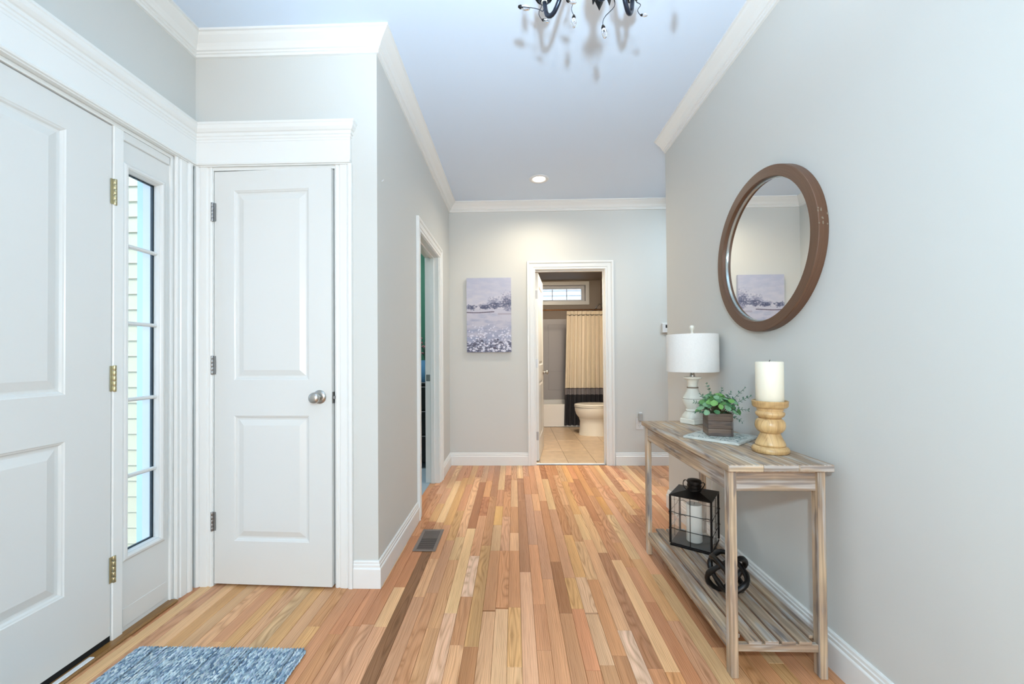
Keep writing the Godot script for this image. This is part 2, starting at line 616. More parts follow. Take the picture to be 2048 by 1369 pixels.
# what each light gives: linear red, green, blue
var power := {
	"flash": [1.06, 1.47, 1.74],
	"flash_bounce": [2.4, 3.35, 4.2],
	"window_daylight": [13.6, 13.1, 12.9],
	"side_hall_fill": [1.7, 2.1, 2.4],
	"bathroom_light": [4.8, 4.1, 3.2],
	"bedroom_fill": [2.4, 2.7, 2.9],
	"downlight": [1.25, 1.1, 0.85],
	"bulb_light": [0.014, 0.011, 0.008],
}


func lamp(l: Light3D, called: String) -> void:
	var p: Array = power[called]
	var top: float = maxf(p[0], maxf(p[1], p[2]))
	l.light_energy = top
	l.light_color = Color(p[0] / maxf(top, 1e-6), p[1] / maxf(top, 1e-6), p[2] / maxf(top, 1e-6)).linear_to_srgb()


func area(called: String, at: Vector3, towards: Vector3, size: Vector2) -> void:
	var a := AreaLight3D.new()
	a.name = called
	a.area_size = size
	lamp(a, called)
	a.area_range = 20.0
	a.area_attenuation = 2.0
	a.shadow_enabled = true
	a.position = at
	add_child(a)
	a.look_at_from_position(at, at + towards, Vector3(1, 0, 0) if absf(towards.y) > 0.9 else Vector3.UP)


# ---------------------------------------------------------------- room shell
const XL := -1.600     # foyer wall with the front door
const ZC := -1.966     # closet wall
const XH := -0.676     # left wall of the hall
const ZF := -4.176     # far wall
const XR := 1.146      # right wall
const ZR := -3.02      # its far end
const HC := 2.74       # ceiling
const ZB := 6.80       # wall behind the viewer

var crown := [Vector2(0, 0), Vector2(0.082, 0), Vector2(0.082, 0.010), Vector2(0.074, 0.013), Vector2(0.066, 0.022), Vector2(0.053, 0.033), Vector2(0.041, 0.043), Vector2(0.032, 0.055), Vector2(0.026, 0.066), Vector2(0.019, 0.069), Vector2(0.018, 0.076), Vector2(0.012, 0.079), Vector2(0.011, 0.090), Vector2(0, 0.092)]
var base_prof := [Vector2(0, 0), Vector2(0.016, 0), Vector2(0.016, 0.092), Vector2(0.0145, 0.096), Vector2(0.0110, 0.100), Vector2(0.0115, 0.112), Vector2(0.0085, 0.116), Vector2(0.0080, 0.126), Vector2(0.005, 0.131), Vector2(0, 0.131)]
var casing := [Vector2(0, 0), Vector2(0, 0.009), Vector2(0.006, 0.012), Vector2(0.012, 0.011), Vector2(0.015, 0.008), Vector2(0.022, 0.008), Vector2(0.026, 0.013), Vector2(0.056, 0.015), Vector2(0.060, 0.011), Vector2(0.064, 0.017), Vector2(0.072, 0.021), Vector2(0.084, 0.021), Vector2(0.086, 0.019), Vector2(0.086, 0)]
var head_cap := [Vector2(0, 0), Vector2(0.046, 0), Vector2(0.046, 0.010), Vector2(0.043, 0.014), Vector2(0.040, 0.030), Vector2(0.032, 0.042), Vector2(0.026, 0.046), Vector2(0.026, 0.060), Vector2(0.022, 0.064), Vector2(0.022, 0.074), Vector2(0.019, 0.078), Vector2(0.019, 0.088), Vector2(0.015, 0.092), Vector2(0, 0.092)]


func crown_run(called_label: String, a: Vector3, b: Vector3, out: Vector3, m0: float, m1: float) -> void:
	var m := MB.new()
	m.sweep(crown, a, b, out, Vector3.DOWN, m0, m1)
	struct("trim_%d" % next_trim(), called_label, "crown molding", m, M.trim_paint)


func base_run(side: String, label: String, a: Vector3, b: Vector3, out: Vector3, m0: float, m1: float) -> void:
	var m := MB.new()
	m.sweep(base_prof, a, b, out, Vector3.UP, m0, m1)
	struct("baseboard_" + side, label, "baseboard", m, M.trim_paint)


var trims := 0
func next_trim() -> int:
	trims += 1
	return trims


func shell() -> void:
	var T := 0.12
	# ceiling
	var ceil := MB.new()
	ceil.box(Vector3(XL - 0.14, HC, -2.60), Vector3(4.2, HC + 0.15, ZB + 0.2))
	ceil.box(Vector3(-2.50, HC, -4.80), Vector3(4.2, HC + 0.15, -2.60))
	struct("ceiling", "smooth white ceiling over the foyer and hall", "ceiling", ceil, M.ceiling_paint)
	# foyer wall, with the opening of the front door and its sidelight
	var m := MB.new()
	m.box(Vector3(XL - 0.14, -0.02, -2.10), Vector3(XL, HC, -1.845))
	m.box(Vector3(XL - 0.14, 2.090, -1.845), Vector3(XL, HC, -0.60))
	m.box(Vector3(XL - 0.14, -0.02, -0.60), Vector3(XL, HC, ZB))
	struct("wall_left", "greige foyer wall holding the front door and its sidelight", "wall", m, M.wall_paint)
	m = MB.new()
	m.box(Vector3(XL, -0.02, ZC - T), Vector3(-1.515, HC, ZC))
	m.box(Vector3(-1.515, 2.090, ZC - T), Vector3(-0.878, HC, ZC))
	m.box(Vector3(-0.878, -0.02, ZC - T), Vector3(XH, HC, ZC))
	struct("wall_closet", "greige wall facing us that holds the narrow closet door", "wall", m, M.wall_paint)
	m = MB.new()
	m.box(Vector3(XH - T, -0.02, -2.853), Vector3(XH, HC, ZC - T))
	m.box(Vector3(XH - T, 2.045, -3.600), Vector3(XH, HC, -2.853))
	m.box(Vector3(XH - T, -0.02, ZF), Vector3(XH, HC, -3.600))
	struct("wall_hall", "shaded greige left wall of the hall with the open doorway", "wall", m, M.wall_paint)
	m = MB.new()
	m.box(Vector3(XH - T, -0.02, ZF - T), Vector3(0.220, HC, ZF))
	m.box(Vector3(0.220, 2.040, ZF - T), Vector3(0.954, HC, ZF))
	m.box(Vector3(0.954, -0.02, ZF - T), Vector3(4.0, HC, ZF))
	struct("wall_far", "pale far wall with the painting and the bathroom doorway", "wall", m, M.wall_paint)
	struct("wall_right", "greige right wall with the round mirror", "wall", bx(Vector3(XR, -0.02, ZR), Vector3(XR + T, HC, ZB)), M.wall_paint)
	# rooms that are only partly seen
	m = MB.new()
	m.box(Vector3(XL - 0.14, -0.02, ZB), Vector3(XR + T, HC, ZB + 0.15))
	struct("wall_back", "plain wall closing the foyer behind the viewer", "wall", m, M.wall_paint)
	m = MB.new()
	m.box(Vector3(4.0, -0.02, ZF - T), Vector3(4.12, HC, -2.3))
	m.box(Vector3(XR + T, -0.02, -2.42), Vector3(4.0, HC, -2.30))
	struct("wall_side", "plain greige walls closing the side hall round the corner", "wall", m, M.wall_paint)
	m = MB.new()
	m.box(Vector3(-2.50, -0.02, -4.75), Vector3(-2.38, HC, -2.72))
	m.box(Vector3(-2.38, -0.02, -4.75), Vector3(XH - T, HC, -4.63))
	m.box(Vector3(-2.50, -0.02, -2.72), Vector3(XH - T, HC, -2.645))
	struct("wall_bedroom", "deep green wall glimpsed through the left doorway", "wall", m, M.green_paint)
	m = MB.new()
	m.box(Vector3(-0.12, -0.02, -7.34), Vector3(0.0, HC, ZF - T))
	m.box(Vector3(1.555, -0.02, -7.34), Vector3(1.675, HC, ZF - T))
	m.box(Vector3(0.0, -0.02, -7.34), Vector3(1.555, 2.110, -7.19))
	m.box(Vector3(0.0, 2.110, -7.34), Vector3(0.36, HC, -7.19))
	m.box(Vector3(1.285, 2.110, -7.34), Vector3(1.555, HC, -7.19))
	m.box(Vector3(0.36, 2.410, -7.34), Vector3(1.285, HC, -7.19))
	struct("wall_bathroom", "taupe bathroom walls round the tub", "wall", m, M.bath_paint)
	struct("ceiling", "low taupe bathroom ceiling beyond the far doorway", "ceiling", bx(Vector3(0.0, 2.49, -7.19), Vector3(1.555, 2.60, ZF - T)), M.bath_paint)

	# crown moldings (the profile runs out from the wall and down from the ceiling)
	crown_run("white crown molding above the front door", Vector3(XL, HC, ZB), Vector3(XL, HC, ZC), Vector3.RIGHT, 0, -1)
	crown_run("white crown molding above the closet door", Vector3(XL, HC, ZC), Vector3(XH, HC, ZC), Vector3.BACK, 1, 1)
	crown_run("white crown molding along the left wall of the hall", Vector3(XH, HC, ZC), Vector3(XH, HC, ZF), Vector3.RIGHT, -1, -1)
	crown_run("white crown molding across the far wall", Vector3(XH, HC, ZF), Vector3(4.0, HC, ZF), Vector3.BACK, 1, -1)
	crown_run("white crown molding above the mirror, cut off square at its far end", Vector3(XR, HC, ZB), Vector3(XR, HC, ZR), Vector3.LEFT, 0, 0)
	# baseboards
	base_run("left", "white baseboard stub between closet door and corner", Vector3(-0.797, 0, ZC), Vector3(XH, 0, ZC), Vector3.BACK, 0, 1)
	base_run("hall", "white baseboard from the corner to the left doorway", Vector3(XH, 0, ZC), Vector3(XH, 0, -2.766), Vector3.RIGHT, -1, 0)
	base_run("hall", "short white baseboard beyond the left doorway", Vector3(XH, 0, -3.687), Vector3(XH, 0, ZF), Vector3.RIGHT, 0, -1)
	base_run("far", "white baseboard under the painting", Vector3(XH, 0, ZF), Vector3(0.148, 0, ZF), Vector3.BACK, 1, 0)
	base_run("far", "white baseboard right of the bathroom doorway", Vector3(1.040, 0, ZF), Vector3(4.0, 0, ZF), Vector3.BACK, 0, 0)
	base_run("right", "white baseboard behind the console table", Vector3(XR, 0, ZB), Vector3(XR, 0, ZR), Vector3.LEFT, 0, 1)
	base_run("right", "white baseboard return wrapping the end of the right wall", Vector3(XR, 0, ZR), Vector3(XR + T, 0, ZR), Vector3.FORWARD, -1, 1)

	# casings; U runs from the opening outwards, W out of the wall
	m = MB.new()
	m.sweep(casing, Vector3(XL, 0, -1.840), Vector3(XL, 2.095, -1.840), Vector3.FORWARD, Vector3.RIGHT)
	struct("trim_%d" % next_trim(), "fluted white casing between the sidelight and the corner", "door casing", m, M.trim_paint)
	m = MB.new()
	m.sweep(casing, Vector3(-1.508, 0, ZC), Vector3(-1.508, 2.095, ZC), Vector3.LEFT, Vector3.BACK)
	struct("trim_%d" % next_trim(), "white casing on the hinge side of the closet door", "door casing", m, M.trim_paint)
	m = MB.new()
	m.sweep(casing, Vector3(-0.884, 0, ZC), Vector3(-0.884, 2.095, ZC), Vector3.RIGHT, Vector3.BACK)
	struct("trim_%d" % next_trim(), "white casing on the knob side of the closet door", "door casing", m, M.trim_paint)
	# wide headers over the two foyer doors
	var frz := [Vector2(0, 0), Vector2(0.019, 0), Vector2(0.019, 0.004), Vector2(0.026, 0.006), Vector2(0.028, 0.012), Vector2(0.026, 0.018), Vector2(0.020, 0.020), Vector2(0.019, 0.120), Vector2(0, 0.120)]
	m = MB.new()
	m.sweep(frz, Vector3(XL, 2.092, -0.40), Vector3(XL, 2.092, ZC), Vector3.RIGHT, Vector3.UP, 0, -1)
	m.sweep(head_cap, Vector3(XL, 2.302, -0.40), Vector3(XL, 2.302, ZC), Vector3.RIGHT, Vector3.DOWN, 0, -1)
	struct("trim_%d" % next_trim(), "wide white header with a molded cap over the front door", "door header", m, M.trim_paint)
	m = MB.new()
	m.sweep(frz, Vector3(XL, 2.092, ZC), Vector3(-0.803, 2.092, ZC), Vector3.BACK, Vector3.UP, 1, 0)
	m.sweep(head_cap, Vector3(XL, 2.302, ZC), Vector3(-0.822, 2.302, ZC), Vector3.BACK, Vector3.DOWN, 1, 1)
	m.sweep(head_cap, Vector3(-0.822, 2.302, ZC + 0.0), Vector3(-0.822, 2.302, ZC - 0.001), Vector3.RIGHT, Vector3.DOWN, -1, 0)
	struct("trim_%d" % next_trim(), "wide white header with a molded cap over the closet door", "door header", m, M.trim_paint)
	# left doorway of the hall: casing and jamb in one frame
	m = MB.new()
	m.sweep(casing, Vector3(XH, 0, -2.848), Vector3(XH, 2.036, -2.848), Vector3.BACK, Vector3.RIGHT, 0, 1)
	m.sweep(casing, Vector3(XH, 0, -3.605), Vector3(XH, 2.036, -3.605), Vector3.FORWARD, Vector3.RIGHT, 0, 1)
	m.sweep(casing, Vector3(XH, 2.036, -2.848), Vector3(XH, 2.036, -3.605), Vector3.UP, Vector3.RIGHT, -1, 1)
	struct("trim_%d" % next_trim(), "white casing round the left doorway of the hall", "door casing", m, M.trim_paint)
	var dj := setting("door_1", "white jamb of the open left doorway with a strike plate", "door frame")
	m = MB.new()
	m.box(Vector3(XH - T - 0.004, 0, -2.872), Vector3(XH + 0.002, 2.03, -2.853), 0.001)
	m.box(Vector3(XH - T - 0.004, 0, -3.600), Vector3(XH + 0.002, 2.03, -3.581), 0.001)
	m.box(Vector3(XH - T - 0.004, 2.030, -3.600), Vector3(XH + 0.002, 2.047, -2.853), 0.001)
	obj("jamb", m, M.trim_paint, dj)
	m = MB.new()
	m.box(Vector3(XH - 0.075, 0, -2.884), Vector3(XH - 0.040, 2.02, -2.872), 0.002)
	m.box(Vector3(XH - 0.075, 0, -3.581), Vector3(XH - 0.040, 2.02, -3.569), 0.002)
	m.box(Vector3(XH - 0.075, 2.018, -3.581), Vector3(XH - 0.040, 2.030, -2.872), 0.002)
	obj("door_stop", m, M.trim_paint, dj)
	m = MB.new()
	m.box(Vector3(XH - 0.116, 0.915, -3.5815), Vector3(XH - 0.080, 0.975, -3.5785), 0.001)
	m.box(Vector3(XH - 0.104, 0.933, -3.5785), Vector3(XH - 0.090, 0.957, -3.5775), 0.0)
	obj("strike_plate", m, M.steel_hinge, dj)
	# bathroom doorway
	m = MB.new()
	m.sweep(casing, Vector3(0.226, 0, ZF), Vector3(0.226, 2.036, ZF), Vector3.LEFT, Vector3.BACK, 0, 1)
	m.sweep(casing, Vector3(0.948, 0, ZF), Vector3(0.948, 2.036, ZF), Vector3.RIGHT, Vector3.BACK, 0, 1)
	m.sweep(casing, Vector3(0.226, 2.036, ZF), Vector3(0.948, 2.036, ZF), Vector3.UP, Vector3.BACK, -1, 1)
	m.box(Vector3(0.216, 0, ZF - T - 0.004), Vector3(0.2255, 2.04, ZF), 0.0)
	m.box(Vector3(0.9485, 0, ZF - T - 0.004), Vector3(0.958, 2.04, ZF), 0.0)
	m.box(Vector3(0.216, 2.0365, ZF - T - 0.004), Vector3(0.958, 2.045, ZF), 0.0)
	m.box(Vector3(0.938, 0, ZF - 0.075), Vector3(0.9485, 2.03, ZF - 0.04), 0.002)
	m.box(Vector3(0.2255, 2.024, ZF - 0.075), Vector3(0.9485, 2.0365, ZF - 0.04), 0.002)
	struct("trim_%d" % next_trim(), "white casing and jamb round the bathroom doorway", "door casing", m, M.trim_paint)


func floors() -> void:
	# oak strips run towards the far wall; each one the photograph shows is a board of its own
	var fl := setting("floor", "glossy floor of narrow honey and salmon oak strips", "floor")
	obj("subfloor", bx(Vector3(XL - 0.14, -0.20, -4.176), Vector3(4.0, -0.019, ZB)), M.subfloor, fl)
	var P := 0.0565
	var X0 := 0.022
	var tones := [
		Color(0.86, 0.68, 0.52), Color(0.84, 0.63, 0.48), Color(0.89, 0.74, 0.58), Color(0.82, 0.62, 0.46), Color(0.86, 0.66, 0.51),
		Color(0.90, 0.77, 0.60), Color(0.80, 0.60, 0.46), Color(0.85, 0.65, 0.47), Color(0.88, 0.71, 0.56), Color(0.78, 0.57, 0.43),
		Color(0.85, 0.67, 0.54), Color(0.87, 0.70, 0.50)]
	var d := Color(0.56, 0.42, 0.31)
	var b := Color(0.79, 0.60, 0.45)
	var o := Color(0.83, 0.62, 0.46)
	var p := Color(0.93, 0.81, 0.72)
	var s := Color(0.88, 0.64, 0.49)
	# [strip, far end, near end, tone] of the boards that stand out
	var known := [
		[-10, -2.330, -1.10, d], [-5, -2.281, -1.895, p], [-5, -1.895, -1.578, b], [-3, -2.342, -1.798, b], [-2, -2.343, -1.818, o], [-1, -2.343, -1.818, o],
		[3, -2.221, -1.780, Color(0.72, 0.53, 0.39)], [5, -2.069, -1.788, Color(0.88, 0.74, 0.62)], [-4, -1.570, -1.12, Color(0.74, 0.55, 0.40)], [-6, -3.611, -2.642, Color(0.68, 0.48, 0.34)],
		[-5, -3.238, -2.856, Color(0.74, 0.52, 0.38)], [-9, -3.737, -2.694, Color(0.85, 0.68, 0.47)], [-3, -3.036, -2.698, Color(0.87, 0.70, 0.46)], [15, -3.369, -2.994, Color(0.88, 0.70, 0.48)],
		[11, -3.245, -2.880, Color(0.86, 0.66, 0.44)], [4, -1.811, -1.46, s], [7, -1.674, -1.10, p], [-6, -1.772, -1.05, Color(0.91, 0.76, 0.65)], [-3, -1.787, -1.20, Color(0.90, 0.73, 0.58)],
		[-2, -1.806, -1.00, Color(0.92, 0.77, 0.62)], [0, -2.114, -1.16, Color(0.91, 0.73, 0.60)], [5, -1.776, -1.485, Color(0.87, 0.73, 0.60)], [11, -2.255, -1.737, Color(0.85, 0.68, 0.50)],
		[1, -3.30, -2.42, Color(0.80, 0.63, 0.52)], [2, -2.95, -2.05, Color(0.82, 0.64, 0.52)], [3, -3.15, -2.221, Color(0.80, 0.60, 0.45)]]
	rng.seed = 4242
	var rest := MB.new()
	rest.grain = 2
	var count := 0
	for i in range(-29, 71):
		var x0 := X0 + P * i
		var x1 := x0 + P
		if x1 < XL + 0.01 or x0 > 3.99: continue
		var z_far := ZF + 0.001
		if x0 < -0.78: z_far = ZC - 0.02
		if x0 > XR + 0.01: z_far = ZF + 0.001
		var z_near := ZB if x0 < XR else -2.42
		# joints of this strip
		var joints := [z_far]
		var fixed := []
		for k in known:
			if k[0] == i: fixed.append(k)
		fixed.sort_custom(func(a, c): return a[1] < c[1])
		var segs := []
		var z := z_far
		var fi := 0
		while z < z_near - 0.01:
			var stop := z_near
			if fi < fixed.size(): stop = fixed[fi][1]
			if stop - z < 0.02 and fi < fixed.size():
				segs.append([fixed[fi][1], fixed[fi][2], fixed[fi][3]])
				z = fixed[fi][2]; fi += 1
				continue
			var L := rng.randf_range(0.28, 0.95)
			if i % 3 == 0: L *= 1.2
			var e := minf(z + L, stop)
			if stop - e < 0.18: e = stop
			var tn: Color = tones[rng.randi() % tones.size()]
			tn = tn * rng.randf_range(0.93, 1.05)
			if rng.randf() < 0.08: tn = Color(0.72, 0.54, 0.41)
			segs.append([z, e, tn])
			z = e
		for sg in segs:
			var za: float = sg[0] + 0.0004
			var zb: float = minf(sg[1], z_near) - 0.0004
			var seen := zb > -4.18 and za < -1.30 and x0 < 1.60
			var yj := rng.randf_range(-0.0004, 0.0004)
			var mb := MB.new() if seen else rest
			mb.grain = 2
			mb.uvs = 1.0
			mb.uvo = Vector2(rng.randf(), rng.randf())
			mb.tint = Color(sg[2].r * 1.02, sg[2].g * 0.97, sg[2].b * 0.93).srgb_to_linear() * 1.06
			var lo := Vector3(x0 + 0.0004, -0.019, za)
			var hi := Vector3(x1 - 0.0004, yj, zb)
			var cc := Vector3((lo.x + hi.x) / 2, 0, (za + zb) / 2) if seen else Vector3.ZERO
			var bv := 0.0011
			var A := lo - cc; var B := hi - cc
			var y := hi.y
			# worn top with eased edges
			var t := [Vector3(A.x + bv, y, A.z + bv), Vector3(B.x - bv, y, A.z + bv), Vector3(B.x - bv, y, B.z - bv), Vector3(A.x + bv, y, B.z - bv)]
			var q := [Vector3(A.x, y - bv, A.z), Vector3(B.x, y - bv, A.z), Vector3(B.x, y - bv, B.z), Vector3(A.x, y - bv, B.z)]
			var g := [Vector3(A.x, A.y, A.z), Vector3(B.x, A.y, A.z), Vector3(B.x, A.y, B.z), Vector3(A.x, A.y, B.z)]
			var os := [Vector3(0, 1, -1), Vector3(1, 1, 0), Vector3(0, 1, 1), Vector3(-1, 1, 0)]
			# the texture is four times as long as wide
			var keep := mb.uvo
			mb.quad(t[0], t[1], t[2], t[3], Vector3.UP)
			for k in 4:
				mb.quad(t[k], t[(k + 1) % 4], q[(k + 1) % 4], q[k], os[k])
				if seen: mb.quad(q[k], q[(k + 1) % 4], g[(k + 1) % 4], g[k], os[k] - Vector3.UP)
			mb.uvo = keep
			if seen:
				for k in mb.t.size():
					mb.t[k] = Vector2(mb.t[k].x, (mb.t[k].y - mb.uvo.y) * 4.0 + mb.uvo.y)
				obj("floorboard", mb, M.oak_floor, fl, cc)
				count += 1
	print("floorboards ", count)
	var ro := obj("floorboards_beyond", rest, M.oak_floor, fl)
	ro.set_meta("kind", "stuff")
	# bathroom tiles
	var bf := setting("floor", "beige rectangular bathroom tiles laid in straight rows", "floor")
	obj("grout_bed", bx(Vector3(0.0, -0.20, -7.19), Vector3(1.555, -0.003, ZF - 0.07)), M.grout, bf)
	var zz := ZF - 0.075
	var first := true
	while zz > -6.42:
		var z1 := -4.826 if first else zz - 0.574
		first = false
		var xx := -0.02
		for c in 6:
			var xa := maxf(0.0, 0.272 + 0.296 * (c - 1))
			var xb := minf(1.555, 0.272 + 0.296 * c)
			if xb - xa < 0.03: continue
			var mb := MB.new()
			mb.uvs = 1.6; mb.uvo = Vector2(rng.randf(), rng.randf())
			mb.tint = (Color(0.84, 0.74, 0.62) * rng.randf_range(0.95, 1.03)).srgb_to_linear()
			mb.box(Vector3(xa + 0.002, -0.01, maxf(z1, -6.415) + 0.002), Vector3(xb - 0.002, 0.0, zz - 0.002), 0.0015)
			obj("tile", mb, M.bath_tile, bf)
		zz = z1
	struct("trim_%d" % next_trim(), "thin pale sill between oak floor and bathroom tile", "threshold", bx(Vector3(0.226, -0.01, ZF - 0.075), Vector3(0.948, 0.0015, ZF - 0.045), 0.001), M.bath_tile)
	struct("floor", "blue-grey carpet beyond the left doorway", "floor", bx(Vector3(-2.40, -0.2, -4.65), Vector3(XH - 0.085, 0.002, -2.64)), M.carpet)


# a molded two-panel door leaf: x along its width, y up, z out of its face
var mould := [Vector2(0.0, 0.0), Vector2(0.003, -0.0025), Vector2(0.007, -0.004), Vector2(0.012, -0.0095), Vector2(0.017, -0.0105), Vector2(0.021, -0.0105), Vector2(0.046, -0.0025), Vector2(0.049, -0.0015)]
func door_leaf(parent: Node3D, w: float, h: float, t: float, panels: Array, m: Material, size := 1.0) -> void:
	var xs := [0.0, panels[0].position.x, panels[0].end.x, w]
	var ys := [0.0]
	for p in panels: ys.append_array([p.position.y, p.end.y])
	ys.append(h)
	ys.sort()
	var mb := MB.new()
	for side in 2:
		var z := 0.0 if side == 0 else -t
		var o := Vector3.BACK if side == 0 else Vector3.FORWARD
		for i in 3:
			for j in ys.size() - 1:
				if i == 1 and j % 2 == 1: continue
				mb.quad(Vector3(xs[i], ys[j], z), Vector3(xs[i + 1], ys[j], z), Vector3(xs[i + 1], ys[j + 1], z), Vector3(xs[i], ys[j + 1], z), o)
	mb.quad(Vector3(0, 0, 0), Vector3(0, h, 0), Vector3(0, h, -t), Vector3(0, 0, -t), Vector3.LEFT)
	mb.quad(Vector3(w, 0, 0), Vector3(w, h, 0), Vector3(w, h, -t), Vector3(w, 0, -t), Vector3.RIGHT)
	mb.quad(Vector3(0, 0, 0), Vector3(w, 0, 0), Vector3(w, 0, -t), Vector3(0, 0, -t), Vector3.DOWN)
	mb.quad(Vector3(0, h, 0), Vector3(w, h, 0), Vector3(w, h, -t), Vector3(0, h, -t), Vector3.UP)
	obj("slab", mb, m, parent)
	for p in panels:
		var pm := MB.new()
		for side in 2:
			var sg := 1.0 if side == 0 else -1.0
			var zo := 0.0 if side == 0 else -t
			var last := []
			for k in mould.size():
				var u: float = mould[k].x * size
				var z: float = zo + mould[k].y * size * sg
				var ring := [Vector3(p.position.x + u, p.position.y + u, z), Vector3(p.end.x - u, p.position.y + u, z), Vector3(p.end.x - u, p.end.y - u, z), Vector3(p.position.x + u, p.end.y - u, z)]
				if k > 0:
					for i in 4:
						pm.quad(last[i], last[(i + 1) % 4], ring[(i + 1) % 4], ring[i], Vector3(0, 0, sg))
				last = ring
			pm.quad(last[0], last[1], last[2], last[3], Vector3(0, 0, sg))
		obj("panel", pm, m, parent)


func hinge(parent: Node3D, at: Vector3, h: float, m: Material, out: Vector3, along: Vector3) -> void:
	# knuckles on a pin, and a leaf edge beside it
	var mb := MB.new()
	for k in 5:
		var y0 := at.y + h * k / 5.0
		mb.lathe(Vector3(at.x, 0, at.z), [Vector2(0.0, y0 + 0.0006), Vector2(0.0058, y0 + 0.0006), Vector2(0.0062, y0 + 0.0014), Vector2(0.0062, y0 + h / 5.0 - 0.0014), Vector2(0.0058, y0 + h / 5.0 - 0.0006), Vector2(0.0, y0 + h / 5.0 - 0.0006)], 14, 0.7)
	mb.lathe(Vector3(at.x, 0, at.z), [Vector2(0.0035, at.y), Vector2(0.0035, at.y + h)], 8)
	var hg := obj("hinge", mb, m, parent)
	var lf := MB.new()
	var a := at - out * 0.004
	lf.box((a - along * 0.016).min(a + out * 0.002) + Vector3(0, 0.002, 0), (a - along * 0.016).max(a + out * 0.002) + Vector3(0, h - 0.002, 0), 0.0)
	obj("hinge_leaf", lf, m, hg)


func knob(parent: Node3D, at: Vector3, dir: Vector3) -> void:
	# lathe round y, then turned to point along dir
	var b := Basis(Quaternion(Vector3.UP, dir.normalized()))
	var r := MB.new()
	r.lathe(Vector3.ZERO, [Vector2(0.0, 0.0), Vector2(0.033, 0.0), Vector2(0.034, 0.002), Vector2(0.031, 0.007), Vector2(0.022, 0.010), Vector2(0.014, 0.0115), Vector2(0.0, 0.0115)], 32, 0.6)
	var ro := obj("rosette", r, M.brushed_nickel, parent, at)
	ro.basis = b
	var k := MB.new()
	k.lathe(Vector3.ZERO, [Vector2(0.013, 0.009), Vector2(0.011, 0.020), Vector2(0.012, 0.028), Vector2(0.019, 0.035), Vector2(0.0255, 0.044), Vector2(0.027, 0.051), Vector2(0.0255, 0.058), Vector2(0.020, 0.063), Vector2(0.011, 0.0652), Vector2(0.0, 0.0657)], 32, 0.4)
	var ko := obj("knob", k, M.brushed_nickel, parent, at)
	ko.basis = b


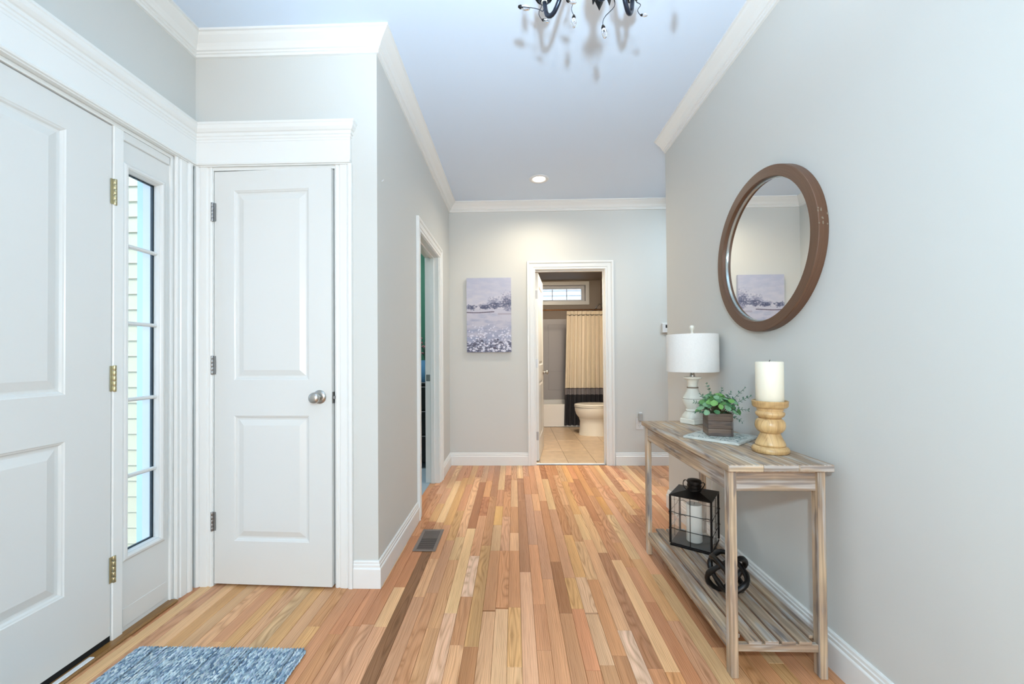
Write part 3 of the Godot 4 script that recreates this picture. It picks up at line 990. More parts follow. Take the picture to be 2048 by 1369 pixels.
func doors() -> void:
	# front door in the left wall: its x runs from the hinges (z = -1.557) towards the viewer
	var fd := setting("door_2", "wide white two-panel front door on brass hinges", "door", Vector3(-1.612, 0.035, -1.557))
	fd.rotation.y = -PI / 2
	# local x -> world +z ... rotate -90: x axis points to +z, z axis to -x, so the face is turned round
	fd.basis = Basis(Vector3(0, 0, 1), Vector3(0, 1, 0), Vector3(1, 0, 0)) * Basis(Vector3(1, 0, 0), Vector3(0, 1, 0), Vector3(0, 0, 1))
	fd.basis = Basis(Vector3(0, 0, -1), Vector3(0, 1, 0), Vector3(1, 0, 0))      # proper turn: x -> -z, z -> +x
	fd.position = Vector3(-1.612, 0.035, -0.645)
	door_leaf(fd, 0.912, 2.037, 0.044, [Rect2(0.165, 0.250, 0.584, 0.553), Rect2(0.165, 0.971, 0.584, 0.960)], M.door_paint, 1.1)
	for y in [0.205, 0.967, 1.720]:
		hinge(fd, Vector3(0.921, y, 0.006), 0.106, M.brass_hinge, Vector3(0, 0, 1), Vector3(1, 0, 0))
	# frame of the door and sidelight, threshold
	var m := MB.new()
	m.box(Vector3(-1.74, 0.0, -1.602), Vector3(-1.606, 2.078, -1.560), 0.002)
	m.box(Vector3(-1.74, 2.076, -1.842), Vector3(-1.604, 2.092, -0.60), 0.001)
	m.box(Vector3(-1.74, 0.0, -1.845), Vector3(-1.604, 2.078, -1.826), 0.001)
	m.box(Vector3(-1.74, 0.0, -0.642), Vector3(-1.606, 2.078, -0.60), 0.001)
	struct("trim_%d" % next_trim(), "white frame and mullion post between front door and sidelight", "door frame", m, M.trim_paint)
	var th := setting("trim_%d" % next_trim(), "oak threshold under the front door with its gap shade painted black", "threshold")
	var s := MB.new()
	s.grain = 2; s.tint = Color(0.60, 0.44, 0.25).srgb_to_linear()
	s.box(Vector3(-1.635, 0.0, -1.838), Vector3(-1.572, 0.012, -0.60), 0.005)
	obj("sill", s, M.turned_wood, th)
	obj("sweep", bx(Vector3(-1.660, 0.0, -1.556), Vector3(-1.613, 0.034, -0.646)), M.painted_gap_shade, th)  # black block standing in for the shade of the gap under the door
	obj("sill_plate", bx(Vector3(-1.601, 0.0115, -1.470), Vector3(-1.580, 0.0165, -0.70), 0.002), M.white_plastic, th)

	# sidelight
	var w := setting("window_1", "narrow five-pane sidelight beside the front door", "sidelight window")
	m = MB.new()
	var gz0 := -1.776; var gz1 := -1.628; var gy0 := 0.325; var gy1 := 1.925
	for b in [[Vector2(-1.826, 0.012), Vector2(gz0, 2.076)], [Vector2(gz1, 0.012), Vector2(-1.602, 2.076)], [Vector2(gz0, 0.012), Vector2(gz1, gy0)], [Vector2(gz0, gy1), Vector2(gz1, 2.076)]]:
		m.box(Vector3(-1.658, b[0].y, b[0].x), Vector3(-1.614, b[1].y, b[1].x))
	m.box(Vector3(-1.614, 0.030, -1.812), Vector3(-1.612, 0.105, -1.608), 0.0008)
	m.box(Vector3(-1.615, 2.040, -1.822), Vector3(-1.606, 2.076, -1.602), 0.003)
	obj("frame", m, M.door_paint, w)
	# raised molding round the glass
	m = MB.new()
	var bead := [Vector2(-0.026, 0), Vector2(-0.026, 0.004), Vector2(-0.018, 0.010), Vector2(-0.010, 0.011), Vector2(-0.004, 0.006), Vector2(0.004, -0.012), Vector2(0.004, -0.022), Vector2(-0.004, -0.022), Vector2(-0.006, 0)]
	m.sweep(bead, Vector3(-1.614, gy0, gz1), Vector3(-1.614, gy1, gz1), Vector3.FORWARD, Vector3.RIGHT, 1, -1)
	m.sweep(bead, Vector3(-1.614, gy0, gz0), Vector3(-1.614, gy1, gz0), Vector3.BACK, Vector3.RIGHT, 1, -1)
	m.sweep(bead, Vector3(-1.614, gy0, gz0), Vector3(-1.614, gy0, gz1), Vector3.UP, Vector3.RIGHT, 1, -1)
	m.sweep(bead, Vector3(-1.614, gy1, gz0), Vector3(-1.614, gy1, gz1), Vector3.DOWN, Vector3.RIGHT, 1, -1)
	obj("glass_molding", m, M.door_paint, w)
	m = MB.new()
	m.box(Vector3(-1.648, gy0, gz0), Vector3(-1.637, gy1, gz0 + 0.009))
	m.box(Vector3(-1.648, gy0, gz1 - 0.006), Vector3(-1.637, gy1, gz1))
	m.box(Vector3(-1.648, gy0, gz0), Vector3(-1.637, gy0 + 0.008, gz1))
	m.box(Vector3(-1.648, gy1 - 0.008, gz0), Vector3(-1.637, gy1, gz1))
	obj("gasket", m, M.gasket, w)
	for y in [0.640, 0.961, 1.284, 1.610]:
		obj("muntin", bx(Vector3(-1.638, y - 0.008, gz0), Vector3(-1.620, y + 0.008, gz1), 0.005), M.door_paint, w)
	for k in 5:
		obj("pane", bx(Vector3(-1.644, gy0 + 0.32 * k, gz0), Vector3(-1.640, gy0 + 0.32 * (k + 1), gz1)), M.window_glass, w)

	# closet door, a little ajar: hinged at its left edge
	var cd := setting("door_3", "narrow white two-panel closet door standing slightly ajar", "door", Vector3(-1.501, 0.012, ZC + 0.002))
	cd.rotation.y = -deg_to_rad(2.3)
	door_leaf(cd, 0.606, 2.060, 0.035, [Rect2(0.103, 0.213, 0.388, 0.622), Rect2(0.103, 1.012, 0.388, 0.950)], M.door_paint, 1.0)
	for y in [0.262, 1.040, 1.808]:
		hinge(cd, Vector3(-0.006, y, 0.007), 0.095, M.steel_hinge, Vector3(0, 0, 1), Vector3(-1, 0, 0))
	knob(cd, Vector3(0.545, 0.928, 0.0), Vector3(0, 0, 1))
	m = MB.new()
	m.box(Vector3(0.6045, 0.895, -0.030), Vector3(0.6075, 0.952, -0.004), 0.0008)
	m.box(Vector3(0.6060, 0.916, -0.022), Vector3(0.6160, 0.932, -0.008), 0.002)
	obj("latch", m, M.steel_hinge, cd)
	m = MB.new()
	m.box(Vector3(-1.520, 0, ZC - 0.12), Vector3(-1.5045, 2.078, ZC + 0.004))
	m.box(Vector3(-0.8885, 0, ZC - 0.12), Vector3(-0.873, 2.078, ZC + 0.004))
	m.box(Vector3(-1.520, 2.077, ZC - 0.12), Vector3(-0.873, 2.094, ZC + 0.004))
	struct("trim_%d" % next_trim(), "white jamb framing the closet door", "door frame", m, M.trim_paint)
	m = MB.new()
	m.box(Vector3(-1.70, 0, -2.640), Vector3(XH - 0.12, 2.74, -2.600))
	m.box(Vector3(-1.74, -0.02, -2.60), Vector3(-1.70, 2.74, -2.10))
	struct("wall_closet_back", "dark inside of the closet behind its door", "wall", m, M.wall_paint)

	# bathroom door, swung in against the left side; hinged at its near left edge
	var bd := setting("door_4", "white panelled bathroom door swung inward, seen nearly edge-on", "door", Vector3(0.262, 0.012, ZF - 0.130))
	bd.rotation.y = PI / 2 - deg_to_rad(8.3)
	door_leaf(bd, 0.705, 2.020, 0.033, [Rect2(0.11, 0.22, 0.485, 0.62), Rect2(0.11, 1.02, 0.485, 0.88)], M.door_paint, 0.9)
	knob(bd, Vector3(0.640, 0.925, 0.0), Vector3(0, 0, 1))
	for y in [0.22, 1.00, 1.74]:
		var hb := MB.new()
		hb.box(Vector3(-0.0015, y, -0.031), Vector3(0.0005, y + 0.09, -0.004))
		obj("hinge_leaf", hb, M.steel_hinge, bd)


# ---------------------------------------------------------------- furniture
func wood(grain: int, tint := Color(1, 1, 1)) -> MB:
	var m := MB.new()
	m.grain = grain
	m.uvs = 1.0
	m.uvo = Vector2(rng.randf(), rng.randf())
	m.tint = tint
	return m


func console_table() -> void:
	rng.seed = 99
	var t := thing("console_table", "weathered whitewashed console table with a slatted lower shelf", "console table", Vector3(0.92, 0, -1.885))
	var O := Vector3(0.92, 0, -1.885)
	var W: Material = M.weathered_wood
	# three boards make the top
	for b in [[0.742, 0.864], [0.8645, 0.984], [0.9845, 1.104]]:
		var m := wood(2, Color(1, 1, 1) * rng.randf_range(0.95, 1.05))
		m.box(Vector3(b[0], 0.725, -2.368) - O, Vector3(b[1], 0.750, -1.415) - O, 0.0025)
		obj("tabletop_board", m, W, t)
	for x in [0.752, 1.058]:
		for z in [-1.467, -2.342]:
			var m := wood(1, Color(1, 1, 1) * rng.randf_range(0.95, 1.06))
			m.box(Vector3(x, 0, z) - O, Vector3(x + 0.026, 0.725, z + 0.037) - O, 0.003)
			obj("leg", m, W, t)
	for a in [[Vector3(0.778, 0.651, -1.458), Vector3(1.058, 0.7245, -1.442), 0], [Vector3(0.778, 0.651, -2.331), Vector3(1.058, 0.7245, -2.315), 0], [Vector3(0.756, 0.651, -2.305), Vector3(0.772, 0.7245, -1.467), 2], [Vector3(1.064, 0.651, -2.305), Vector3(1.080, 0.7245, -1.467), 2]]:
		var m := wood(a[2], Color(0.90, 0.88, 0.87))
		m.box(a[0] - O, a[1] - O, 0.0015)
		obj("apron", m, W, t)
	for a in [[Vector3(0.778, 0.088, -1.456), Vector3(1.058, 0.115, -1.440), 0], [Vector3(0.778, 0.088, -2.333), Vector3(1.058, 0.115, -2.317), 0], [Vector3(0.754, 0.085, -2.305), Vector3(0.766, 0.115, -1.467), 2], [Vector3(1.068, 0.085, -2.305), Vector3(1.080, 0.115, -1.467), 2]]:
		var m := wood(a[2], Color(1.02, 1.0, 0.98))
		m.box(a[0] - O, a[1] - O, 0.0015)
		obj("shelf_rail", m, W, t)
	for s in [[0.755, 0.804, -2.303, -1.470], [0.815, 0.861, -2.355, -1.436], [0.872, 0.920, -2.355, -1.436], [0.930, 0.979, -2.355, -1.436], [0.990, 1.034, -2.355, -1.436], [1.046, 1.080, -2.303, -1.470]]:
		var m := wood(2, Color(0.86, 0.86, 0.88) * rng.randf_range(0.93, 1.07))
		m.box(Vector3(s[0], 0.1155, s[2]) - O, Vector3(s[1], 0.128, s[3]) - O, 0.0015)
		obj("shelf_slat", m, W, t)


func table_lamp() -> void:
	var t := thing("table_lamp", "white table lamp with a drum shade and a turned distressed base", "table lamp", Vector3(1.000, 0.7505, -2.275))
	var m := MB.new()
	# square plinth, turned a little
	m.box(Vector3(-0.048, 0, -0.048), Vector3(0.048, 0.028, 0.048), 0.003)
	var pl := obj("plinth", m, M.antique_white, t)
	pl.rotation.y = deg_to_rad(26)
	# stepped dome with square shoulders, then the turned body
	m = MB.new()
	m.lathe(Vector3.ZERO, [Vector2(0.060, 0.027), Vector2(0.060, 0.033), Vector2(0.054, 0.048), Vector2(0.044, 0.060), Vector2(0.037, 0.068)], 4, 0.8, PI / 4)
	m.lathe(Vector3.ZERO, [Vector2(0.046, 0.027), Vector2(0.047, 0.034), Vector2(0.042, 0.049), Vector2(0.036, 0.062), Vector2(0.033, 0.070)], 24, 0.4)
	var fo := obj("foot", m, M.antique_white, t)
	fo.rotation.y = deg_to_rad(26)
	m = MB.new()
	m.lathe(Vector3.ZERO, [Vector2(0.033, 0.068), Vector2(0.037, 0.071), Vector2(0.037, 0.077), Vector2(0.033, 0.081), Vector2(0.038, 0.092), Vector2(0.047, 0.108), Vector2(0.052, 0.124), Vector2(0.0535, 0.134), Vector2(0.0535, 0.140), Vector2(0.051, 0.143), Vector2(0.045, 0.158), Vector2(0.036, 0.174), Vector2(0.030, 0.188), Vector2(0.028, 0.196), Vector2(0.029, 0.203), Vector2(0.025, 0.206), Vector2(0.0255, 0.222), Vector2(0.029, 0.238), Vector2(0.036, 0.247), Vector2(0.045, 0.250), Vector2(0.047, 0.254), Vector2(0.046, 0.260), Vector2(0.020, 0.262), Vector2(0, 0.262)], 30, 0.45)
	obj("body", m, M.antique_white, t)
	for wr in [[Vector2(0.028, 0.197), Vector2(0.0300, 0.199), Vector2(0.0300, 0.203), Vector2(0.028, 0.205)], [Vector2(0.0530, 0.1385), Vector2(0.0542, 0.1395), Vector2(0.0530, 0.1412)]]:
		m = MB.new()
		m.lathe(Vector3.ZERO, wr, 30)
		obj("worn_ring", m, M.lamp_worn, t)
	m = MB.new()
	m.lathe(Vector3.ZERO, [Vector2(0.013, 0.262), Vector2(0.014, 0.270), Vector2(0.010, 0.276), Vector2(0.010, 0.30), Vector2(0.016, 0.304), Vector2(0.016, 0.340), Vector2(0.005, 0.342), Vector2(0.003, 0.50)], 16)
	obj("socket", m, M.brushed_nickel, t)
	m = MB.new()
	var r0 := 0.1345; var r1 := 0.1335
	m.lathe(Vector3.ZERO, [Vector2(r0 - 0.002, 0.290), Vector2(r0, 0.290), Vector2(r0 + 0.0008, 0.294), Vector2(r1 + 0.0008, 0.494), Vector2(r1, 0.498), Vector2(r1 - 0.002, 0.498), Vector2(r0 - 0.002, 0.290)], 64, 0.7)
	# give the cloth a wrap-round texture
	for k in m.v.size():
		m.t[k] = Vector2(atan2(m.v[k].z, m.v[k].x) / TAU, m.v[k].y)
	obj("shade", m, M.shade_linen, t)
	m = MB.new()
	for k in 3:
		var a := TAU * k / 3.0
		m.tube([Vector3(0, 0.495, 0), Vector3(cos(a) * 0.132, 0.490, sin(a) * 0.132)], 0.0018, 6)
	obj("spider", m, M.brushed_nickel, t)
	m = MB.new()
	m.lathe(Vector3.ZERO, [Vector2(0, 0.496), Vector2(0.010, 0.497), Vector2(0.0085, 0.505), Vector2(0.006, 0.515), Vector2(0.008, 0.522), Vector2(0.0125, 0.530), Vector2(0.0135, 0.537), Vector2(0.0120, 0.545), Vector2(0.0065, 0.5505), Vector2(0, 0.552)], 20, 0.3)
	obj("finial", m, M.antique_white, t)
	m = MB.new()
	m.tube([Vector3(0.045, 0.010, -0.02), Vector3(0.075, 0.004, -0.035), Vector3(0.112, 0.002, -0.05), Vector3(0.126, -0.03, -0.052), Vector3(0.128, -0.20, -0.045), Vector3(0.126, -0.42, -0.06), Vector3(0.122, -0.60, -0.05), Vector3(0.116, -0.742, -0.02)], 0.0022, 7)
	obj("cord", m, M.white_plastic, t)


func leaf_mesh(r: float, cup: float, m: Material, sd: int) -> ArrayMesh:
	var mb := MB.new()
	var n := 12
	var pts := []
	for k in n:
		var a := TAU * k / n
		var rr := r * (1.0 + 0.08 * sin(a * 3.0 + sd) - (0.18 if k == 0 else 0.0))
		pts.append(Vector3(cos(a) * rr, 0, sin(a) * rr * 0.92))
	for k in n:
		var a: Vector3 = pts[k]
		var b: Vector3 = pts[(k + 1) % n]
		var lift := func(p: Vector3) -> Vector3:
			return Vector3(p.x, cup * p.length_squared() / r + 0.25 * cup * absf(p.z), p.z)
		var c := Vector3.ZERO
		var ia: Vector3 = lift.call(a * 0.55); var ib: Vector3 = lift.call(b * 0.55)
		var oa: Vector3 = lift.call(a); var ob: Vector3 = lift.call(b)
		mb.tri_n(c, ia, ib, Vector3.UP, Vector3.UP, Vector3.UP)
		mb.quad(ia, ib, ob, oa, Vector3.UP)
	var am := mb.mesh()
	am.surface_set_material(0, m)
	return am


func plant() -> void:
	rng.seed = 515
	# whitewashed carved board
	var bd := thing("trivet_board", "square whitewashed carved board lying under the planter", "decorative board", Vector3(0.947, 0.7505, -1.872), deg_to_rad(42))
	var m := MB.new()
	m.uvs = 3.0
	m.box(Vector3(-0.118, 0, -0.118), Vector3(0.118, 0.010, 0.118), 0.002)
	obj("board", m, M.whitewash_board, bd)
	m = MB.new()
	for k in 90:
		var a := rng.randf() * TAU
		var p := Vector3(rng.randf_range(-0.104, 0.104), 0.010, rng.randf_range(-0.104, 0.104))
		var b := Basis(Vector3.UP, a)
		var h := MB.new()
		h.box(Vector3(-rng.randf_range(0.006, 0.012), 0.0, -0.0014), Vector3(rng.randf_range(0.006, 0.012), 0.0006, 0.0014))
		for i in h.v.size():
			m.v.append(b * h.v[i] + p); m.n.append(b * h.n[i]); m.t.append(h.t[i]); m.c.append(Color(1, 1, 1))
	var cv := obj("carving", m, M.carved_dark, bd)
	cv.set_meta("kind", "stuff")
	m = MB.new()
	for k in 4:
		var b := Basis(Vector3.UP, k * PI / 2)
		var h := MB.new()
		h.box(Vector3(-0.117, 0.0095, 0.108), Vector3(0.117, 0.0115, 0.117), 0.001)
		for i in h.v.size():
			m.v.append(b * h.v[i]); m.n.append(b * h.n[i]); m.t.append(h.t[i]); m.c.append(Color(1, 1, 1))
	obj("border", m, M.whitewash_board, bd)

	var t := thing("potted_plant", "leafy green plant in a small dark wooden cube planter", "potted plant", Vector3(0.951, 0.7622, -1.905), deg_to_rad(-13))
	var S := 0.0525
	for side in 4:
		for r in 3:
			var w := wood(0, Color(0.30, 0.27, 0.27) * rng.randf_range(0.8, 1.15))
			w.box(Vector3(-S, 0.0345 * r, S - 0.008), Vector3(S - 0.0082, 0.0345 * (r + 1) - 0.0006, S), 0.0012)
			var o := obj("planter_slat", w, M.planter_wood, t)
			o.rotation.y = side * PI / 2
	obj("soil", bx(Vector3(-S + 0.008, 0.0, -S + 0.008), Vector3(S - 0.008, 0.092, S - 0.008)), M.moss, t)
	# broad round leaves, each its own mesh
	var kinds := []
	for k in 4: kinds.append(leaf_mesh(0.0165, 0.22, M["leaf_%d" % k], k))
	var stems := MB.new()
	for k in 92:
		var a := k * 2.39996
		var el: float = lerpf(0.10, 1.45, pow(float(k) / 92.0, 0.8))
		var dist := 0.062 + 0.022 * rng.randf()
		var c := Vector3(0, 0.105, 0)
		var d := Vector3(cos(a) * cos(el), sin(el) * 0.98, sin(a) * cos(el))
		var p := c + Vector3(d.x * dist * 1.12, d.y * dist * 0.98, d.z * dist * 1.12)
		if k < 14: p.y -= rng.randf() * 0.022
		var lm := MeshInstance3D.new()
		lm.name = "leaf"
		lm.mesh = kinds[(k * 7 + int(rng.randf() * 3.0)) % 4]
		var up := (d * 0.75 + Vector3(rng.randf_range(-0.5, 0.5), rng.randf_range(0.2, 0.9), rng.randf_range(-0.5, 0.5) + 0.25)).normalized()
		var side := up.cross(Vector3(cos(a * 3.0), 0.2, sin(a * 3.0))).normalized()
		var sc := rng.randf_range(0.70, 1.15)
		lm.transform = Transform3D(Basis(side, up, side.cross(up)).scaled(Vector3.ONE * sc), p)
		t.add_child(lm, true)
		stems.tube([Vector3(d.x * 0.02, 0.09, d.z * 0.02), p * 0.5 + Vector3(0, 0.05, 0), p - up * 0.001], 0.0008, 4, false, false)
	# sprigs with paired small leaves that reach past the crown
	var tips := [[-0.098, 0.148, 0.0, 9], [-0.040, 0.232, -0.02, 9], [0.020, 0.212, 0.0, 10], [0.052, 0.196, 0.02, 9], [0.120, 0.216, -0.01, 11], [0.132, 0.180, 0.02, 11], [0.118, 0.120, 0.03, 9], [-0.108, 0.104, 0.03, 8], [0.088, 0.070, 0.05, 8], [-0.075, 0.185, 0.02, 8]]
	for tp in tips:
		var sp := MB.new()
		var e := Vector3(tp[0], tp[1], tp[2])
		var s := Vector3(e.x * 0.15, 0.092, 0)
		var mid := (s + e) / 2 + Vector3(0, 0.02, 0)
		var pts := []
		for i in 9:
			var u := i / 8.0
			pts.append(s.lerp(mid, u).lerp(mid.lerp(e, u), u))
		sp.tube(pts, 0.0011, 5)
		for i in range(2, 9):
			var p: Vector3 = pts[i]
			var dir: Vector3 = (pts[i] - pts[i - 1]).normalized()
			for sd in [-1.0, 1.0]:
				var lat: Vector3 = dir.cross(Vector3(sin(i * 1.4), 0.3, cos(i * 1.4))).normalized() * sd
				var L := 0.019 * (1.15 - 0.06 * i)
				var ax: Vector3 = (lat * 0.8 + dir * 0.6).normalized()
				var wd: Vector3 = ax.cross(Vector3(0.2, 1, 0.4)).normalized()
				var nn: Vector3 = ax.cross(wd).normalized()
				var q := [p, p + ax * L * 0.45 + wd * L * 0.30, p + ax * L, p + ax * L * 0.45 - wd * L * 0.30]
				sp.tri_n(q[0], q[1], q[2], nn, nn, nn)
				sp.tri_n(q[0], q[2], q[3], nn, nn, nn)
		obj("sprig", sp, M.sprig, t)
	obj("stems", stems, M.stem, t)


func pillar(called: String, label: String, at: Vector3, r: float, h: float, m: Material, on: String) -> void:
	var t := thing(called, label, "candle", at)
	var mb := MB.new()
	mb.lathe(Vector3.ZERO, [Vector2(0, 0), Vector2(r - 0.001, 0), Vector2(r, 0.001), Vector2(r, h - 0.003), Vector2(r - 0.002, h), Vector2(r - 0.006, h - 0.001), Vector2(r * 0.5, h - 0.004), Vector2(0, h - 0.005)], 36, 0.4)
	obj("wax", mb, m, t)
	mb = MB.new()
	mb.tube([Vector3(0, h - 0.006, 0), Vector3(0.001, h + 0.002, 0), Vector3(0.003, h + 0.007, 0.001)], 0.0011, 6)
	obj("wick", mb, M.wick, t)


func candles() -> void:
	var t := thing("candle_holder", "turned pale wooden candle holder at the near end of the table", "candle holder", Vector3(1.003, 0.7505, -1.602))
	var parts := [
		["base", [Vector2(0, 0), Vector2(0.058, 0), Vector2(0.063, 0.004), Vector2(0.0645, 0.012), Vector2(0.062, 0.020), Vector2(0.055, 0.025), Vector2(0.050, 0.027), Vector2(0, 0.027)]],
		["bell", [Vector2(0, 0.027), Vector2(0.049, 0.027), Vector2(0.052, 0.031), Vector2(0.051, 0.036), Vector2(0.046, 0.048), Vector2(0.039, 0.062), Vector2(0.035, 0.072), Vector2(0.033, 0.076), Vector2(0, 0.076)]],
		["ball", [Vector2(0, 0.076), Vector2(0.033, 0.076), Vector2(0.042, 0.082), Vector2(0.0495, 0.093), Vector2(0.052, 0.106), Vector2(0.0500, 0.119), Vector2(0.044, 0.129), Vector2(0.036, 0.135), Vector2(0, 0.135)]],
		["collar", [Vector2(0, 0.135), Vector2(0.037, 0.135), Vector2(0.046, 0.142), Vector2(0.050, 0.150), Vector2(0.049, 0.157), Vector2(0.043, 0.161), Vector2(0.043, 0.164), Vector2(0.046, 0.168), Vector2(0.045, 0.172), Vector2(0, 0.172)]],
		["cup", [Vector2(0, 0.172), Vector2(0.046, 0.172), Vector2(0.057, 0.177), Vector2(0.061, 0.183), Vector2(0.0615, 0.196), Vector2(0.0625, 0.201), Vector2(0.060, 0.203), Vector2(0.057, 0.201), Vector2(0.055, 0.186), Vector2(0, 0.186)]]]
	for p in parts:
		var m := MB.new()
		m.grain = 1; m.uvs = 2.0; m.uvo = Vector2(0.3, 0.1)
		m.tint = Color(0.84, 0.70, 0.50).srgb_to_linear()
		m.lathe(Vector3.ZERO, p[1], 40, 0.55)
		obj(p[0], m, M.turned_wood, t)
	pillar("pillar_candle", "tall cream pillar candle standing on the turned wooden holder", Vector3(1.003, 0.9375, -1.602), 0.0475, 0.168, M.wax, "")


func lantern() -> void:
	var at := Vector3(0.9585, 0.1283, -2.175)
	var t := thing("lantern", "dark metal box lantern with wired glass sides on the lower shelf", "lantern", at, -atan2(0.117, 0.163))
	var S := 0.098
	var m := MB.new()
	m.box(Vector3(-S - 0.003, 0, -S - 0.003), Vector3(S + 0.003, 0.010, S + 0.003), 0.002)
	m.box(Vector3(-S, 0.010, -S), Vector3(S, 0.016, S), 0.001)
	obj("base", m, M.lantern_metal, t)
	for x in [-1, 1]:
		for z in [-1, 1]:
			m = MB.new()
			m.box(Vector3(x * S - 0.005, 0.016, z * S - 0.005), Vector3(x * S + 0.005, 0.268, z * S + 0.005), 0.001)
			obj("corner_post", m, M.lantern_metal, t)
	m = MB.new()
	m.box(Vector3(-S - 0.004, 0.262, -S - 0.004), Vector3(S + 0.004, 0.268, S + 0.004), 0.001)
	# low hipped roof
	var R := S + 0.004
	var q := 0.035
	var y0 := 0.268; var y1 := 0.285
	for k in 4:
		var b := Basis(Vector3.UP, k * PI / 2)
		m.quad(b * Vector3(-R, y0, R), b * Vector3(R, y0, R), b * Vector3(q, y1, q), b * Vector3(-q, y1, q), b * Vector3(0, 1, 1))
	m.quad(Vector3(-q, y1, -q), Vector3(q, y1, -q), Vector3(q, y1, q), Vector3(-q, y1, q), Vector3.UP)
	obj("roof", m, M.lantern_metal, t)
	m = MB.new()
	m.lathe(Vector3.ZERO, [Vector2(0.036, 0.284), Vector2(0.036, 0.294), Vector2(0.033, 0.296), Vector2(0.033, 0.302), Vector2(0.036, 0.304), Vector2(0.036, 0.312), Vector2(0.033, 0.314), Vector2(0.033, 0.320), Vector2(0.036, 0.322), Vector2(0.036, 0.332), Vector2(0.032, 0.338), Vector2(0.018, 0.342), Vector2(0, 0.343)], 28, 0.75)
	obj("chimney", m, M.lantern_metal, t)
	m = MB.new()
	var ring := []
	for k in 15:
		var a := lerpf(-0.15, PI + 0.15, k / 14.0)
		ring.append(Vector3(-cos(a) * 0.052, 0.322 - sin(a) * 0.016 - 0.012 * sin(a), 0.008 + sin(a) * 0.062))
	m.tube(ring, 0.0022, 8)
	for x in [-1, 1]:
		m.tube([Vector3(x * 0.034, 0.326, 0), Vector3(x * 0.046, 0.330, 0), Vector3(x * 0.053, 0.320, 0.004)], 0.0025, 8)
	obj("handle", m, M.lantern_metal, t)
	for k in 4:
		var b := Basis(Vector3.UP, k * PI / 2)
		m = MB.new()
		m.box(Vector3(-S + 0.004, 0.016, S - 0.0015), Vector3(S - 0.004, 0.262, S + 0.0005))
		var g := obj("pane", m, M.lantern_glass, t)
		g.basis = b
		m = MB.new()
		m.tube([Vector3(0, 0.016, S + 0.0035), Vector3(0, 0.262, S + 0.0035)], 0.0018, 6)
		for y in [0.092, 0.176]:
			var pts := []
			for i in 13:
				var x := lerpf(-S, S, i / 12.0)
				var e: float = absf(x) / S
				pts.append(Vector3(x, y + (0.006 * sin((e - 0.75) * 4.0 * PI) if e > 0.75 else 0.0), S + 0.0045 + (0.004 * sin((e - 0.75) * 4.0 * PI) if e > 0.75 else 0.0)))
			m.tube(pts, 0.0018, 6)
			for x in [-1, 1]:
				m.ball(Vector3(x * (S + 0.002), y, S + 0.004), Vector3.ONE * 0.0045, 8, 6)
		var wr := obj("wire_guard", m, M.lantern_metal, t)
		wr.basis = b
	pillar("pillar_candle", "white pillar candle inside the dark lantern", at + Vector3(-0.004, 0.0165, 0.004), 0.039, 0.195, M.wax_cool, "")


func knot() -> void:
	# three interlocked rounded loops of thick iron
	var t := thing("knot_sculpture", "dark cast-iron knot ornament on the lower shelf", "knot sculpture", Vector3(0.890, 0.1283, -1.716))
	var turn := Basis(Vector3(0, 1, 0), -0.22) * Basis(Vector3(0, 0, 1), 0.75) * Basis(Vector3(1, 0, 0), 0.5)
	var loops := []
	var lo := 1e9
	for k in 3:
		var pts := []
		for i in 48:
			var a := TAU * i / 48
			var ca := signf(cos(a)) * pow(absf(cos(a)), 0.72)
			var sa := signf(sin(a)) * pow(absf(sin(a)), 0.72)
			var p := Vector3.ZERO
			p[k] = ca * 0.086
			p[(k + 1) % 3] = sa * 0.057
			p[(k + 2) % 3] = 0.010 * sin(a * 2.0 + k)
			p = turn * p
			lo = minf(lo, p.y)
			pts.append(p)
		loops.append(pts)
	for pts in loops:
		for i in pts.size(): pts[i] += Vector3(0, -lo + 0.0125, 0)
		var rad := []
		for i in pts.size(): rad.append(0.0108 + 0.0012 * sin(i * 0.9) + 0.0008 * sin(i * 2.3))
		var m := MB.new()
		m.tube(pts, rad, 12, true)
		obj("loop", m, M.cast_iron, t)


